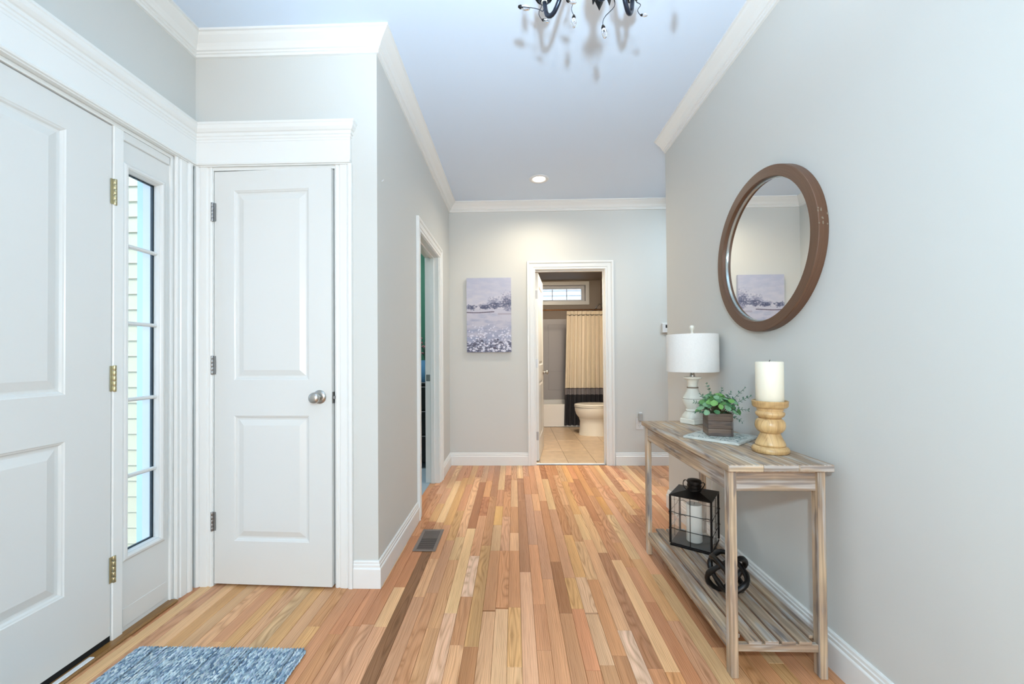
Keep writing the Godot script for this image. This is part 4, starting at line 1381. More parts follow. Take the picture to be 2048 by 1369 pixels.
func mirror() -> void:
	var t := thing("wall_mirror", "round wall mirror in a flat brown wooden frame", "mirror", Vector3(XR, 1.600, -1.840))
	# the lathe axis is turned to point into the room (-x)
	var b := Basis(Quaternion(Vector3.UP, Vector3.LEFT))
	var R := 0.362
	var m := MB.new()
	m.uvs = 1.0
	m.lathe(Vector3.ZERO, [Vector2(R - 0.060, 0.001), Vector2(R, 0.001), Vector2(R, 0.034), Vector2(R - 0.002, 0.036), Vector2(R - 0.044, 0.036), Vector2(R - 0.046, 0.034), Vector2(R - 0.047, 0.014)], 96, 0.75)
	for k in m.v.size():
		var a := atan2(m.v[k].z, m.v[k].x)
		m.t[k] = Vector2(a * 0.36, (m.v[k].length() + m.v[k].y * 0.8) * 4.0)
		m.c[k] = Color(0.415, 0.30, 0.225).srgb_to_linear()
	var f := obj("frame", m, M.mirror_wood, t)
	f.basis = b
	m = MB.new()
	m.lathe(Vector3.ZERO, [Vector2(R - 0.046, 0.012), Vector2(R - 0.046, 0.019), Vector2(R - 0.052, 0.019), Vector2(R - 0.052, 0.012)], 96, 0.75)
	var rm := obj("rim", m, M.mirror_edge, t)
	rm.basis = b
	m = MB.new()
	m.lathe(Vector3.ZERO, [Vector2(R - 0.048, 0.004), Vector2(R - 0.048, 0.013), Vector2(0.0, 0.013)], 96, 0.75)
	for k in m.n.size():
		if m.n[k].y > 0.5: m.n[k] = Vector3.UP
	var g := obj("mirror_glass", m, M.silver, t)
	g.basis = b
	# chipped spots on the near edge
	m = MB.new()
	rng.seed = 8
	for k in 9:
		var a := 0.10 + rng.randf_range(-0.10, 0.10)
		var p := Vector3(0.002 + 0.034 * rng.randf(), sin(a) * R, cos(a) * R)
		m.ball(Vector3(-p.x, p.y, p.z), Vector3(0.003, rng.randf_range(0.003, 0.008), 0.0015), 8, 6)
	obj("chip", m, M.lamp_worn, t)


func wall_things() -> void:
	# painting
	var t := thing("canvas_painting", "small unframed canvas of pale daisies in a misty meadow", "painting", Vector3(-0.258, 1.178, ZF))
	var w := 0.2315; var h := 0.773
	var m := MB.new()
	m.quad(Vector3(-w, 0, 0.032), Vector3(w, 0, 0.032), Vector3(w, h, 0.032), Vector3(-w, h, 0.032), Vector3.BACK)
	for k in m.v.size():
		m.t[k] = Vector2((m.v[k].x + w) / (2 * w), 1.0 - m.v[k].y / h)
	obj("picture", m, M.canvas_print, t)
	obj("stretcher", bx(Vector3(-w, 0, 0.001), Vector3(w, h, 0.0317), 0.001), M.canvas_side, t)
	# thermostat
	t = thing("thermostat", "small white thermostat half hidden by the right wall", "thermostat", Vector3(1.585, 1.365, ZF))
	obj("housing", bx(Vector3(-0.058, 0, 0.0), Vector3(0.058, 0.10, 0.024), 0.004), M.white_plastic, t)
	obj("screen", bx(Vector3(-0.026, 0.050, 0.0235), Vector3(0.040, 0.082, 0.0245)), M.black_plastic, t)
	obj("button", bx(Vector3(-0.024, 0.020, 0.0235), Vector3(0.0, 0.032, 0.026), 0.001), M.white_plastic, t)
	obj("button", bx(Vector3(0.008, 0.020, 0.0235), Vector3(0.032, 0.032, 0.026), 0.001), M.white_plastic, t)
	# outlet and the plug-in unit in its upper socket
	t = thing("wall_outlet", "white wall outlet plate low beside the table's far end", "outlet", Vector3(1.288, 0.370, ZF))
	obj("plate", bx(Vector3(-0.036, 0, 0), Vector3(0.036, 0.115, 0.006), 0.002), M.white_plastic, t)
	for y in [0.034, 0.081]:
		var s := obj("socket", bx(Vector3(-0.017, y - 0.015, 0.006), Vector3(0.017, y + 0.015, 0.0085), 0.001), M.white_plastic, t)
		m = MB.new()
		for x in [-0.007, 0.007]:
			m.box(Vector3(x - 0.0014, y - 0.001, 0.0083), Vector3(x + 0.0014, y + 0.008, 0.0088))
		m.box(Vector3(-0.002, y - 0.010, 0.0083), Vector3(0.002, y - 0.006, 0.0088))
		obj("slot", m, M.black_plastic, s)
	t = thing("plug_in_unit", "grey plug-in air freshener sitting above the wall outlet", "plug-in", Vector3(1.293, 0.458, ZF + 0.0088))
	obj("body", bx(Vector3(-0.021, 0, 0), Vector3(0.021, 0.082, 0.030), 0.007), M.grey_plastic, t)
	obj("cap", bx(Vector3(-0.016, 0.082, 0.004), Vector3(0.016, 0.090, 0.026), 0.003), M.white_plastic, t)
	# nail
	t = thing("wall_nail", "tiny bent nail in the left hall wall near the corner", "nail", Vector3(XH, 2.040, -2.035))
	m = MB.new()
	m.tube([Vector3(0, 0, 0), Vector3(0.006, 0.003, 0), Vector3(0.012, 0.008, 0.002)], 0.0025, 8)
	obj("shank", m, M.white_plastic, t)
	# floor register
	t = thing("floor_vent", "bronze metal floor vent with slotted louvers near the corner", "floor vent", Vector3(-0.533, 0.001, -2.469))
	var a := 0.068; var b := 0.1455
	m = MB.new()
	for s in [[-a, -b, -a + 0.019, b], [a - 0.019, -b, a, b], [-a + 0.019, -b, a - 0.019, -b + 0.019], [-a + 0.019, b - 0.019, a - 0.019, b]]:
		m.box(Vector3(s[0], 0, s[1]), Vector3(s[2], 0.005, s[3]), 0.002)
	obj("frame", m, M.vent_metal, t)
	obj("duct_shade", bx(Vector3(-a + 0.018, -0.002, -b + 0.018), Vector3(a - 0.018, 0.0004, b - 0.018)), M.painted_vent_shade, t)  # thin black sheet in place of the shade between the louvers
	for k in 20:
		var z := lerpf(-b + 0.025, b - 0.025, k / 19.0)
		obj("louver", bx(Vector3(-a + 0.018, 0.0026, z - 0.0024), Vector3(a - 0.018, 0.0040, z + 0.0024), 0.0005), M.vent_metal, t)
	obj("damper", bx(Vector3(-a + 0.020, 0.0005, -b + 0.022), Vector3(a - 0.020, 0.0012, -0.02)), M.vent_metal, t)
	# recessed light
	t = thing("recessed_light", "round recessed ceiling downlight, lit, near the far wall", "recessed light", Vector3(0.237, HC, -3.61))
	m = MB.new()
	m.lathe(Vector3.ZERO, [Vector2(0.088, -0.001), Vector2(0.086, -0.006), Vector2(0.070, -0.009), Vector2(0.062, -0.008), Vector2(0.056, 0.012 - 0.014)], 40, 0.5)
	obj("trim_ring", m, M.white_plastic, t)
	m = MB.new()
	m.lathe(Vector3.ZERO, [Vector2(0.0, -0.016), Vector2(0.030, -0.0145), Vector2(0.050, -0.009), Vector2(0.058, -0.002)], 40, 0.3)
	obj("bulb", m, M.downlight_glow, t)
	var sp := SpotLight3D.new()
	sp.name = "downlight"
	lamp(sp, "downlight")
	sp.spot_angle = 82.0
	sp.spot_angle_attenuation = 0.9
	sp.spot_attenuation = 2.0
	sp.spot_range = 12.0
	sp.light_size = 0.05
	sp.shadow_enabled = true
	sp.position = Vector3(0, -0.024, 0)
	sp.rotation.x = -PI / 2
	t.add_child(sp)


func rug() -> void:
	rng.seed = 31
	var t := thing("entry_rug", "blue-grey chunky woven rug before the front door", "rug", Vector3(-1.138, 0.0, -1.538))
	# local: x across, z towards the viewer
	var W := 0.336; var L := 0.95
	obj("backing", bx(Vector3(-W + 0.006, 0.0008, 0.010), Vector3(W - 0.006, 0.006, L), 0.002), M.rug_base, t)
	var strand := MB.new()
	strand.ball(Vector3.ZERO, Vector3(0.0034, 0.0036, 0.0088), 7, 5)
	var me := strand.mesh()
	me.surface_set_material(0, M.yarn)
	var xs := []
	var cols := [Color(0.62, 0.70, 0.75), Color(0.72, 0.79, 0.82), Color(0.52, 0.61, 0.68), Color(0.80, 0.84, 0.85), Color(0.40, 0.49, 0.58), Color(0.66, 0.71, 0.78)]
	var places := []
	var tints := []
	var nx := 112
	var nz := 76
	for i in nx:
		var shade := rng.randf_range(0.85, 1.08)
		if rng.randf() < 0.10: shade *= 0.72
		for k in nz:
			var x := lerpf(-W, W, (i + 0.5) / nx)
			var z: float = 0.006 + k * 0.0125 + (0.006 if i % 2 else 0.0)
			# rounded corners
			var cx: float = absf(x) - (W - 0.03)
			if cx > 0 and z < 0.03 and Vector2(cx, 0.03 - z).length() > 0.031: continue
			var yaw := 0.28 * (1.0 if i % 2 else -1.0) + rng.randf_range(-0.15, 0.15)
			places.append(Transform3D(Basis(Vector3.UP, yaw) * Basis(Vector3.RIGHT, rng.randf_range(-0.2, 0.2)), Vector3(x + rng.randf_range(-0.0008, 0.0008), 0.0075 + rng.randf_range(-0.001, 0.0015), z)))
			var c: Color = cols[rng.randi() % cols.size()] * shade
			tints.append(Color(c.r, c.g, c.b).srgb_to_linear())
	var mm := MultiMesh.new()
	mm.transform_format = MultiMesh.TRANSFORM_3D
	mm.use_colors = true
	mm.mesh = me
	mm.instance_count = places.size()
	for i in places.size():
		mm.set_instance_transform(i, places[i])
		mm.set_instance_color(i, tints[i])
	var mi := MultiMeshInstance3D.new()
	mi.name = "yarn_pile"
	mi.multimesh = mm
	mi.set_meta("kind", "stuff")
	t.add_child(mi)


func chandelier() -> void:
	rng.seed = 6
	var C := Vector3(0.288, HC, -1.270)
	var t := thing("chandelier", "dark metal chandelier with leaf cups and hanging crystals", "chandelier", C)
	var m := MB.new()
	m.lathe(Vector3.ZERO, [Vector2(0, -0.034), Vector2(0.012, -0.034), Vector2(0.030, -0.026), Vector2(0.055, -0.012), Vector2(0.060, -0.003), Vector2(0.060, 0.0)], 32, 0.4)
	obj("canopy", m, M.chandelier_metal, t)
	m = MB.new()
	m.lathe(Vector3.ZERO, [Vector2(0.0, -0.480), Vector2(0.012, -0.470), Vector2(0.022, -0.452), Vector2(0.016, -0.436), Vector2(0.010, -0.420), Vector2(0.013, -0.400), Vector2(0.030, -0.380), Vector2(0.036, -0.355), Vector2(0.028, -0.325), Vector2(0.012, -0.305), Vector2(0.008, -0.28), Vector2(0.008, -0.03)], 20, 0.3)
	obj("stem", m, M.chandelier_metal, t)
	# leaves round the bottom finial
	for k in 5:
		var b := Basis(Vector3.UP, TAU * k / 5.0 + 0.4)
		m = MB.new()
		var q := [Vector3(0.006, -0.440, 0), Vector3(0.030, -0.452, 0.014), Vector3(0.028, -0.484, 0), Vector3(0.030, -0.452, -0.014)]
		var q2 := q.map(func(p): return p + Vector3(0.0015, 0.0015, 0))
		m.quad(b * q[0], b * q[1], b * q[2], b * q[3], b * Vector3(-1, -1, 0))
		m.quad(b * q2[0], b * q2[1], b * q2[2], b * q2[3], b * Vector3(1, 1, 0))
		obj("finial_leaf", m, M.chandelier_leaf, t)
	for k in 5:
		var a := -PI / 2 + deg_to_rad(36) + TAU * k / 5.0
		var d := Vector3(cos(a), 0, sin(a))
		var pts := []
		# out of the hub, down through the bowl of the arm and up to the cup
		var ctrl := [Vector2(0.020, -0.340), Vector2(0.070, -0.260), Vector2(0.125, -0.250), Vector2(0.170, -0.290), Vector2(0.205, -0.335), Vector2(0.235, -0.352), Vector2(0.266, -0.330), Vector2(0.280, -0.270)]
		var cv := Curve3D.new()
		for i in ctrl.size():
			var p: Vector2 = ctrl[i]
			var pa: Vector2 = ctrl[maxi(i - 1, 0)]
			var pb: Vector2 = ctrl[mini(i + 1, ctrl.size() - 1)]
			var tg := (pb - pa) / 6.0
			cv.add_point(d * p.x + Vector3(0, p.y, 0), -(d * tg.x + Vector3(0, tg.y, 0)), d * tg.x + Vector3(0, tg.y, 0))
		for i in 33:
			pts.append(cv.sample_baked(cv.get_baked_length() * i / 32.0, true))
		m = MB.new()
		m.tube(pts, 0.0082, 12)
		# a small inner scroll
		var sc := []
		for i in 17:
			var an := lerpf(-PI * 0.5, PI * 1.1, i / 16.0)
			var rr := lerpf(0.034, 0.014, i / 16.0)
			sc.append(d * (0.150 - cos(an) * rr) + Vector3(0, -0.290 + sin(an) * rr, 0))
		m.tube(sc, 0.0042, 8)
		obj("arm", m, M.chandelier_metal, t)
		# petalled cup
		m = MB.new()
		var top := d * 0.280 + Vector3(0, -0.275, 0)
		for j in 6:
			var b := Basis(Vector3.UP, TAU * j / 6.0 + a)
			var q := [top, top + b * Vector3(0.024, 0.012, 0.013), top + b * Vector3(0.046, 0.034, 0), top + b * Vector3(0.024, 0.012, -0.013)]
			m.quad(q[0], q[1], q[2], q[3], Vector3.UP)
			var q3 := q.map(func(p): return p - Vector3(0, 0.0015, 0))
			m.quad(q3[0], q3[1], q3[2], q3[3], Vector3.DOWN)
		obj("petal_cup", m, M.chandelier_leaf, t)
		m = MB.new()
		m.lathe(top, [Vector2(0.0, 0), Vector2(0.011, 0), Vector2(0.011, 0.07), Vector2(0, 0.07)], 14)
		obj("candle_sleeve", m, M.antique_white, t)
		m = MB.new()
		m.lathe(top, [Vector2(0.006, 0.07), Vector2(0.013, 0.082), Vector2(0.016, 0.096), Vector2(0.012, 0.114), Vector2(0.004, 0.130), Vector2(0, 0.133)], 14, 0.2)
		obj("bulb", m, M.bulb_glow, t)
		var ol := OmniLight3D.new()
		ol.name = "bulb_light"
		lamp(ol, "bulb_light")
		ol.light_size = 0.012
		ol.omni_range = 12.0
		ol.omni_attenuation = 2.0
		ol.shadow_enabled = true
		ol.position = top + Vector3(0, 0.097, 0)
		t.add_child(ol, true)
	# crystals on thin wires: [bottom of the wire, where it starts, tilt]
	var drops := [
		[Vector3(0.024, 2.395, -1.430), Vector3(0.110, 2.365, -1.420), 1.35, 0.9], [Vector3(0.110, 2.362, -1.450), Vector3(0.098, 2.420, -1.440), 1.2, 0.62], [Vector3(0.2255, 2.370, -1.445), Vector3(0.218, 2.425, -1.420), 0.0, 0.95],
		[Vector3(0.193, 2.385, -1.400), Vector3(0.207, 2.425, -1.400), 1.3, 0.75], [Vector3(0.332, 2.338, -1.455), Vector3(0.372, 2.410, -1.440), 0.18, 1.0], [Vector3(0.468, 2.372, -1.455), Vector3(0.452, 2.405, -1.440), 1.5, 0.55],
		[Vector3(0.06, 2.36, -1.25), Vector3(0.04, 2.43, -1.26), 0.1, 1.0], [Vector3(0.10, 2.33, -1.10), Vector3(0.12, 2.40, -1.11), 0.0, 1.0], [Vector3(0.29, 2.34, -1.02), Vector3(0.29, 2.41, -1.03), 0.1, 1.0],
		[Vector3(0.46, 2.34, -1.10), Vector3(0.45, 2.41, -1.12), 0.2, 1.0], [Vector3(0.55, 2.36, -1.27), Vector3(0.54, 2.43, -1.27), 0.0, 1.0]]
	for dr in drops:
		var s: Vector3 = dr[0] - C
		var f: Vector3 = dr[1] - C
		m = MB.new()
		var pts := []
		for i in 9:
			var u := i / 8.0
			pts.append(f.lerp(s, u) + Vector3(0.008 * sin(u * PI * 2.0), 0.0, 0.006 * sin(u * PI)))
		m.tube(pts, 0.0013, 6)
		var hub := Vector3(f.x, 0, f.z) * 0.72 + Vector3(0, -0.355, 0)
		m.tube([hub, hub.lerp(f, 0.5) + Vector3(0, 0.015, 0), f], 0.0018, 6)
		obj("wire", m, M.chandelier_metal, t)
		var k: float = dr[3]
		var cap := MB.new()
		cap.lathe(Vector3.ZERO, [Vector2(0.0, 0.001), Vector2(0.004, 0.0), Vector2(0.0075, -0.008), Vector2(0.0068, -0.014), Vector2(0, -0.014)].map(func(p): return p * k), 8, 0.9)
		var tilt := Basis(Vector3(0, 0, 1), dr[2])
		var co := obj("crystal_cap", cap, M.chandelier_leaf, t, s)
		co.basis = tilt
		var cr := MB.new()
		cr.lathe(Vector3.ZERO, [Vector2(0.0, -0.010), Vector2(0.0060, -0.012), Vector2(0.0105, -0.024), Vector2(0.0105, -0.032), Vector2(0.0055, -0.046), Vector2(0, -0.049)].map(func(p): return p * k), 8, 0.99)
		var xo := obj("crystal", cr, M.crystal, t, s)
		xo.basis = tilt


# ---------------------------------------------------------------- bathroom and glimpsed rooms
func bathroom() -> void:
	# tub with its wall surround
	var t := thing("bathtub", "white bathtub with a plain apron across the bathroom", "bathtub", Vector3(0.7775, 0, -6.42))
	var m := MB.new()
	m.box(Vector3(-0.776, 0.0, -0.06), Vector3(0.776, 0.362, 0.0), 0.006)
	m.box(Vector3(-0.776, 0.345, -0.765), Vector3(0.776, 0.362, -0.70), 0.004)
	m.box(Vector3(-0.776, 0.345, -0.70), Vector3(-0.70, 0.362, -0.06), 0.004)
	m.box(Vector3(0.70, 0.345, -0.70), Vector3(0.776, 0.362, -0.06), 0.004)
	obj("apron", m, M.tub_white, t)
	m = MB.new()
	m.quad(Vector3(-0.70, 0.35, -0.06), Vector3(0.70, 0.35, -0.06), Vector3(0.62, 0.05, -0.12), Vector3(-0.62, 0.05, -0.12), Vector3(0, 0.3, -1))
	m.quad(Vector3(-0.70, 0.35, -0.70), Vector3(0.70, 0.35, -0.70), Vector3(0.62, 0.05, -0.64), Vector3(-0.62, 0.05, -0.64), Vector3(0, 0.3, 1))
	m.quad(Vector3(-0.70, 0.35, -0.70), Vector3(-0.70, 0.35, -0.06), Vector3(-0.62, 0.05, -0.12), Vector3(-0.62, 0.05, -0.64), Vector3(1, 0.3, 0))
	m.quad(Vector3(0.70, 0.35, -0.70), Vector3(0.70, 0.35, -0.06), Vector3(0.62, 0.05, -0.12), Vector3(0.62, 0.05, -0.64), Vector3(-1, 0.3, 0))
	m.quad(Vector3(-0.62, 0.05, -0.12), Vector3(0.62, 0.05, -0.12), Vector3(0.62, 0.05, -0.64), Vector3(-0.62, 0.05, -0.64), Vector3.UP)
	obj("basin", m, M.tub_white, t)
	var su := setting("trim_%d" % next_trim(), "grey-white molded tub surround on the bathroom back wall", "tub surround")
	m = MB.new()
	m.box(Vector3(0.001, 0.363, -7.189), Vector3(1.554, 1.795, -7.175), 0.002)
	m.box(Vector3(0.001, 0.363, -7.175), Vector3(0.014, 1.795, -6.42), 0.002)
	m.box(Vector3(1.541, 0.363, -7.175), Vector3(1.554, 1.795, -6.42), 0.002)
	obj("wall_panel", m, M.surround, su)
	m = MB.new()
	for b in [[0.610, 0.530, 0.622, 1.70], [1.10, 0.530, 1.112, 1.70], [0.610, 0.530, 1.112, 0.542], [0.61, 0.86, 1.112, 0.872], [0.61, 1.69, 1.112, 1.70]]:
		m.box(Vector3(b[0], b[1], -7.176), Vector3(b[2], b[3], -7.168), 0.002)
	obj("raised_border", m, M.surround, su)
	# window
	var w := setting("window_2", "small horizontal three-lite window high in the bathroom", "window")
	m = MB.new()
	var fr := [[0.295, 2.050, 0.360, 2.466], [1.285, 2.050, 1.350, 2.466], [0.360, 2.050, 1.285, 2.115], [0.360, 2.401, 1.285, 2.466]]
	for b in fr: m.box(Vector3(b[0], b[1], -7.191), Vector3(b[2], b[3], -7.172), 0.002)
	obj("casing", m, M.trim_paint, w)
	m = MB.new()
	for b in [[0.360, 2.110, 0.425, 2.410], [1.220, 2.110, 1.285, 2.410], [0.425, 2.110, 1.220, 2.150], [0.425, 2.345, 1.220, 2.410]]:
		m.box(Vector3(b[0], b[1], -7.30), Vector3(b[2], b[3], -7.25), 0.004)
	obj("sash", m, M.white_plastic, w)
	for x in [0.702, 0.962]:
		obj("muntin", bx(Vector3(x - 0.008, 2.15, -7.285), Vector3(x + 0.008, 2.345, -7.265), 0.003), M.white_plastic, w)
	for p in [[0.425, 0.702], [0.702, 0.962], [0.962, 1.220]]:
		obj("pane", bx(Vector3(p[0], 2.15, -7.277), Vector3(p[1], 2.345, -7.273)), M.window_glass, w)
	# rod and shower head
	t = thing("curtain_rod", "bronze shower curtain rod across the tub", "curtain rod", Vector3(0.7775, 1.868, -6.40))
	m = MB.new()
	m.tube([Vector3(-0.775, 0, 0), Vector3(0.775, 0, 0)], 0.0125, 14)
	obj("rod", m, M.rod_bronze, t)
	for s in [-1, 1]:
		m = MB.new()
		m.tube([Vector3(s * 0.777, 0, 0), Vector3(s * 0.757, 0, 0)], 0.030, 18)
		obj("flange", m, M.rod_bronze, t)
	t = thing("shower", "chrome shower head on a curved arm above the curtain rod", "shower", Vector3(1.540, 1.96, -6.80))
	m = MB.new()
	m.tube([Vector3(0, -0.01, 0), Vector3(-0.04, 0.045, 0), Vector3(-0.09, 0.052, 0), Vector3(-0.13, 0.010, 0), Vector3(-0.15, -0.03, 0)], 0.011, 12)
	obj("arm", m, M.chrome, t)
	m = MB.new()
	m.lathe(Vector3.ZERO, [Vector2(0, 0.03), Vector2(0.012, 0.03), Vector2(0.016, 0.0), Vector2(0.040, -0.04), Vector2(0.042, -0.05), Vector2(0, -0.052)], 24, 0.6)
	var sh := obj("spray_head", m, M.chrome, t, Vector3(-0.158, -0.045, 0))
	sh.rotation.z = -0.55
	# curtain
	curtain()
	toilet()


func curtain() -> void:
	var X0 := 0.842; var X1 := 1.53; var Z := -6.385
	var t := thing("shower_curtain", "cream pleated shower curtain with grey and charcoal bands", "shower curtain", Vector3(X0, 0, Z))
	var fold := func(u: float, y: float) -> Vector3:
		var spread := lerpf(1.0, 0.0, y / 1.85)
		var x := u * (X1 - X0) - spread * 0.055 * (1.0 - u)
		var amp := 0.014 + 0.012 * spread
		var z := amp * sin(u * 62.0 + 0.6 * sin(u * 9.0)) + 0.006 * sin(u * 131.0 + 1.0)
		return Vector3(x, y, z - 0.0)
	var band := func(y0: float, y1: float, name_: String, m: Material, dz: float, drop: float) -> void:
		var mb := MB.new()
		mb.grain = 0
		var N := 150
		var K := maxi(1, int((y1 - y0) / 0.25))
		for i in N:
			for j in K:
				var ya := lerpf(y0, y1, float(j) / K)
				var yb := lerpf(y0, y1, float(j + 1) / K)
				var ua := float(i) / N
				var ub := float(i + 1) / N
				var off := Vector3(0, 0, dz)
				var wv := func(u: float, y: float) -> Vector3:
					var p: Vector3 = fold.call(u, y)
					if drop != 0.0 and y == y0: p.y += drop * sin(u * 62.0)
					return p + off
				var p := [wv.call(ua, ya), wv.call(ub, ya), wv.call(ub, yb), wv.call(ua, yb)]
				var ns := []
				for uu in [ua, ub]:
					var tg: Vector3 = fold.call(uu + 0.002, ya) - fold.call(uu - 0.002, ya)
					ns.append(Vector3(-tg.z, 0, tg.x).normalized())
				mb.quad_n(p[0], p[1], p[2], p[3], ns[0], ns[1], ns[1], ns[0])
				# reverse face, a millimetre behind
				var bk := Vector3(0, 0, -0.0012)
				mb.quad_n(p[0] + bk, p[1] + bk, p[2] + bk, p[3] + bk, -ns[0], -ns[1], -ns[1], -ns[0])
		obj(name_, mb, m, t)
	band.call(0.619, 1.80, "main_panel", M.curtain_cream, 0.0, 0.0)
	band.call(0.520, 0.619, "grey_band", M.curtain_grey, 0.0, 0.0)
	band.call(0.030, 0.520, "dark_band", M.curtain_dark, 0.0, 0.0)
	band.call(0.614, 0.624, "piping", M.curtain_trim, 0.002, 0.0)
	band.call(1.790, 1.846, "heading", M.curtain_cream, 0.005, 0.004)
	band.call(1.778, 1.788, "scalloped_trim", M.curtain_trim, 0.005, 0.004)
	for k in 9:
		var r := MB.new()
		var pts := []
		var x := (X1 - X0) * (k + 0.5) / 9.0
		for i in 16:
			var a := TAU * i / 16.0
			pts.append(Vector3(x, 1.861 + cos(a) * 0.022, -0.015 + sin(a) * 0.016))
		r.tube(pts, 0.0015, 6, true)
		obj("curtain_ring", r, M.chrome, t)


func toilet() -> void:
	var t := thing("toilet", "white toilet with its lid down, in profile", "toilet", Vector3(1.555, 0, -5.79))
	# local: -x points out from the wall
	var shape := func(rings: Array, segs: int, name_: String, m: Material) -> void:
		# rings of [y, x of back, x of front, half width]
		var mb := MB.new()
		var pt := func(r: Array, k: int) -> Vector3:
			var a := TAU * k / segs
			var cx: float = (r[1] + r[2]) / 2.0
			var rx: float = absf(r[2] - r[1]) / 2.0
			var c := cos(a)
			var e := signf(c) * pow(absf(c), 0.85)
			return Vector3(cx + e * rx, r[0], sin(a) * r[3] * (1.0 - 0.12 * maxf(0.0, -c)))
		for i in rings.size() - 1:
			for k in segs:
				var p := [pt.call(rings[i], k), pt.call(rings[i], k + 1), pt.call(rings[i + 1], k + 1), pt.call(rings[i + 1], k)]
				var ns := []
				for q in [[i, k], [i, k + 1], [i + 1, k + 1], [i + 1, k]]:
					var a: float = TAU * q[1] / segs
					var r: Array = rings[q[0]]
					var ra: Array = rings[maxi(q[0] - 1, 0)]
					var rb: Array = rings[mini(q[0] + 1, rings.size() - 1)]
					var dr: float = (rb[3] - ra[3])
					var dy: float = maxf(rb[0] - ra[0], 0.002)
					ns.append(Vector3(cos(a), -dr / dy * 0.8, sin(a)).normalized())
				mb.quad_n(p[0], p[1], p[2], p[3], ns[0], ns[1], ns[2], ns[3])
		var top: Array = rings[rings.size() - 1]
		var cc := Vector3((top[1] + top[2]) / 2.0, top[0], 0)
		for k in segs:
			mb.tri_n(cc, pt.call(top, k), pt.call(top, k + 1), Vector3.UP, Vector3.UP, Vector3.UP)
		obj(name_, mb, m, t)
	shape.call([[0.0, -0.10, -0.630, 0.125], [0.02, -0.10, -0.628, 0.122], [0.10, -0.11, -0.620, 0.110], [0.20, -0.11, -0.615, 0.105], [0.245, -0.11, -0.630, 0.125]], 40, "pedestal", M.porcelain)
	shape.call([[0.215, -0.14, -0.56, 0.085], [0.235, -0.12, -0.610, 0.115], [0.26, -0.12, -0.640, 0.140], [0.30, -0.11, -0.668, 0.165], [0.35, -0.10, -0.684, 0.180], [0.395, -0.10, -0.690, 0.184], [0.402, -0.10, -0.686, 0.180]], 48, "bowl", M.porcelain)
	shape.call([[0.405, -0.17, -0.690, 0.182], [0.408, -0.17, -0.694, 0.186], [0.420, -0.17, -0.694, 0.186], [0.423, -0.17, -0.690, 0.182]], 48, "seat", M.porcelain)
	shape.call([[0.427, -0.16, -0.690, 0.182], [0.430, -0.16, -0.694, 0.186], [0.440, -0.16, -0.690, 0.183], [0.447, -0.165, -0.672, 0.165]], 48, "lid", M.porcelain)
	var m := MB.new()
	m.box(Vector3(-0.195, 0.40, -0.215), Vector3(-0.012, 0.74, 0.215), 0.018)
	obj("tank", m, M.porcelain, t)
	m = MB.new()
	m.box(Vector3(-0.205, 0.741, -0.225), Vector3(-0.008, 0.772, 0.225), 0.010)
	obj("tank_lid", m, M.porcelain, t)


func glimpsed_room() -> void:
	var t := thing("dresser", "dark espresso dresser glimpsed through the left doorway", "dresser", Vector3(-1.35, 0, -4.30))
	obj("carcass", bx(Vector3(-0.50, 0.06, -0.24), Vector3(0.52, 0.845, 0.24), 0.004), M.espresso, t)
	obj("top", bx(Vector3(-0.51, 0.845, -0.25), Vector3(0.535, 0.873, 0.255), 0.004), M.espresso, t)
	for y in [0.10, 0.35, 0.60]:
		var d := obj("drawer", bx(Vector3(-0.48, y, 0.24), Vector3(0.50, y + 0.23, 0.258), 0.004), M.espresso, t)
		var m := MB.new()
		m.ball(Vector3(0.30, y + 0.115, 0.272), Vector3.ONE * 0.014, 12, 8)
		obj("pull", m, M.steel_hinge, d)
	for x in [-0.47, 0.46]:
		for z in [-0.20, 0.20]:
			obj("foot", bx(Vector3(x - 0.02, 0.003, z - 0.02), Vector3(x + 0.03, 0.06, z + 0.02), 0.002), M.espresso, t)
	t = thing("vase", "tall blue vase on the dark dresser", "vase", Vector3(-0.925, 0.8735, -4.165))
	var v := MB.new()
	v.lathe(Vector3.ZERO, [Vector2(0, 0), Vector2(0.055, 0), Vector2(0.066, 0.03), Vector2(0.070, 0.10), Vector2(0.066, 0.17), Vector2(0.052, 0.21), Vector2(0.050, 0.225), Vector2(0.046, 0.223), Vector2(0.048, 0.205), Vector2(0, 0.19)], 30, 0.4)
	obj("body", v, M.blue_vase, t)
	t = thing("dried_flowers", "bunch of pink and white dried flowers in the blue vase", "flowers", Vector3(-0.925, 1.067, -4.165))
	rng.seed = 12
	for g in [["stem", M.dried_green], ["white_bloom", M.dried_white], ["pink_bloom", M.dried_pink]]:
		var m := MB.new()
		rng.seed = 12
		for k in 34:
			var a := rng.randf() * TAU
			var h := rng.randf_range(0.10, 0.26)
			var r := rng.randf_range(0.01, 0.085)
			var p := Vector3(cos(a) * r, h, sin(a) * r)
			if g[0] == "stem": m.tube([Vector3(0, 0.0, 0), p * Vector3(0.4, 0.6, 0.4), p], 0.0015, 5)
			elif (k % 2 == 0) == (g[0] == "white_bloom"): m.ball(p, Vector3.ONE * rng.randf_range(0.007, 0.013), 7, 5)
		obj(g[0], m, g[1], t)


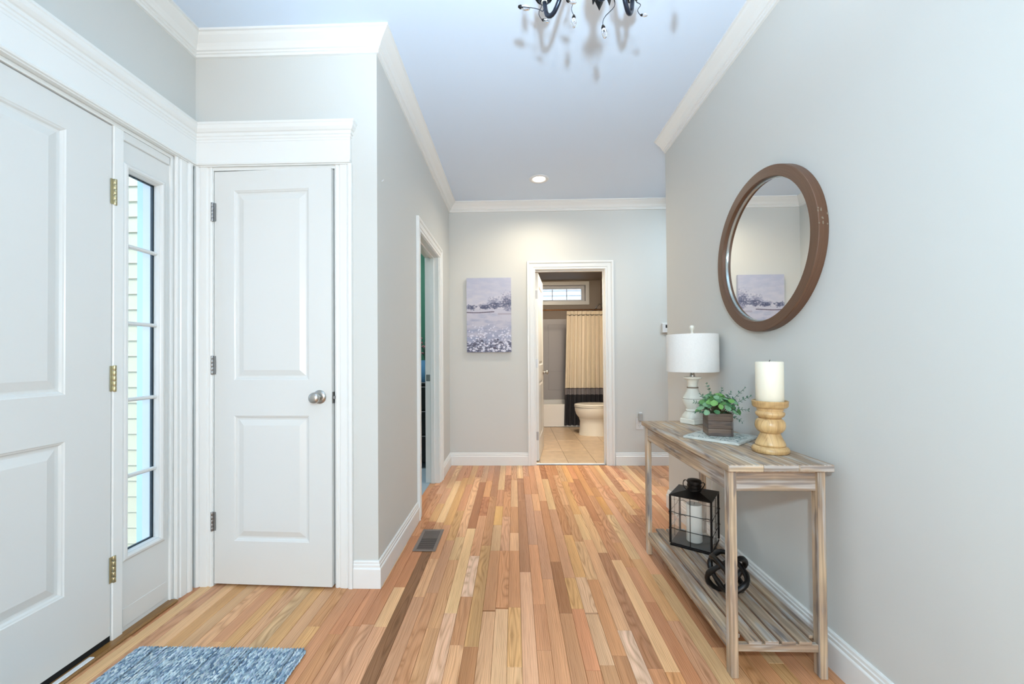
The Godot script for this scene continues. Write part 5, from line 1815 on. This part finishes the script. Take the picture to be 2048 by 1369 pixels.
func outdoors() -> void:
	# porch and the neighbouring siding seen through the sidelight, and the house beyond the bathroom window
	struct("ground", "concrete porch floor outside the sidelight", "porch floor", bx(Vector3(-14, -0.8, -16), Vector3(-1.745, -0.62, 12)), M.concrete)
	struct("ground", "bare ground behind the house", "ground", bx(Vector3(-14, -1.1, -30), Vector3(14, -0.801, -7.34)), M.concrete)
	var pw := setting("wall_porch", "pale porch wall panel seen through the sidelight glass", "porch wall")
	obj("post", bx(Vector3(-2.52, -0.62, -2.642), Vector3(-1.745, 3.2, -2.602), 0.004), M.porch_white, pw)
	struct("ceiling", "unseen roof slab added to shade the porch panel", "porch roof", bx(Vector3(-2.70, 2.75, -2.60), Vector3(-1.75, 2.90, 1.5)), M.porch_white)  # out of view, added to keep the sun off the porch panel
	var t := setting("wall_siding", "cream clapboard siding seen through the sidelight", "siding")
	obj("sheathing", bx(Vector3(-7.0, -0.62, -3.40), Vector3(-2.52, 3.4, -3.20)), M.siding_cream, t)
	for k in 32:
		var m := MB.new()
		var y := -0.62 + 0.127 * k
		m.sweep([Vector2(0, 0), Vector2(0.018, 0), Vector2(0.016, 0.006), Vector2(0.004, 0.132), Vector2(0, 0.132)], Vector3(-7.0, y, -3.20), Vector3(-2.52, y, -3.20), Vector3.BACK, Vector3.UP)
		obj("clapboard", m, M.siding_cream, t)
	t = thing("neighbour_house", "white clapboard gable glimpsed through the bathroom window", "house", Vector3(1.2, -0.8, -10.4))
	var g := MB.new()
	g.sweep([Vector2(-3.0, 0), Vector2(6.0, 0), Vector2(6.0, 3.3), Vector2(1.9, 6.5), Vector2(-3.0, 2.65)], Vector3(0, 0, -0.3), Vector3(0, 0, -0.05), Vector3.RIGHT, Vector3.UP)
	obj("gable_wall", g, M.siding_white, t)
	for k in 26:
		var y := 2.6 + 0.13 * k
		var xa := maxf(-3.0, -3.0 + (y + 0.07 - 2.65) * 4.9 / 3.85)
		var xb := 6.0 if y < 3.3 else 6.0 - (y - 3.3) * 4.1 / 3.2
		if xb - xa < 0.2: break
		var m := MB.new()
		m.sweep([Vector2(0, 0), Vector2(0.030, 0), Vector2(0.026, 0.008), Vector2(0.004, 0.135), Vector2(0, 0.135)], Vector3(xa, y, -0.05), Vector3(xb, y, -0.05), Vector3.BACK, Vector3.UP)
		obj("clapboard", m, M.siding_white, t)
	var r := MB.new()
	r.sweep([Vector2(-0.09, 0), Vector2(0.09, 0), Vector2(0.09, 0.07), Vector2(-0.09, 0.07)], Vector3(-3.0, 2.70, -0.05), Vector3(1.9, 6.55, -0.05), Vector3(-0.62, 0.78, 0), Vector3.BACK)
	obj("rake_board", r, M.siding_white, t)


func _ready() -> void:
	rng.seed = 1
	look()
	materials()
	shell()
	floors()
	doors()
	console_table()
	table_lamp()
	mirror()
	candles()
	plant()
	lantern()
	knot()
	wall_things()
	rug()
	chandelier()
	bathroom()
	glimpsed_room()
	outdoors()
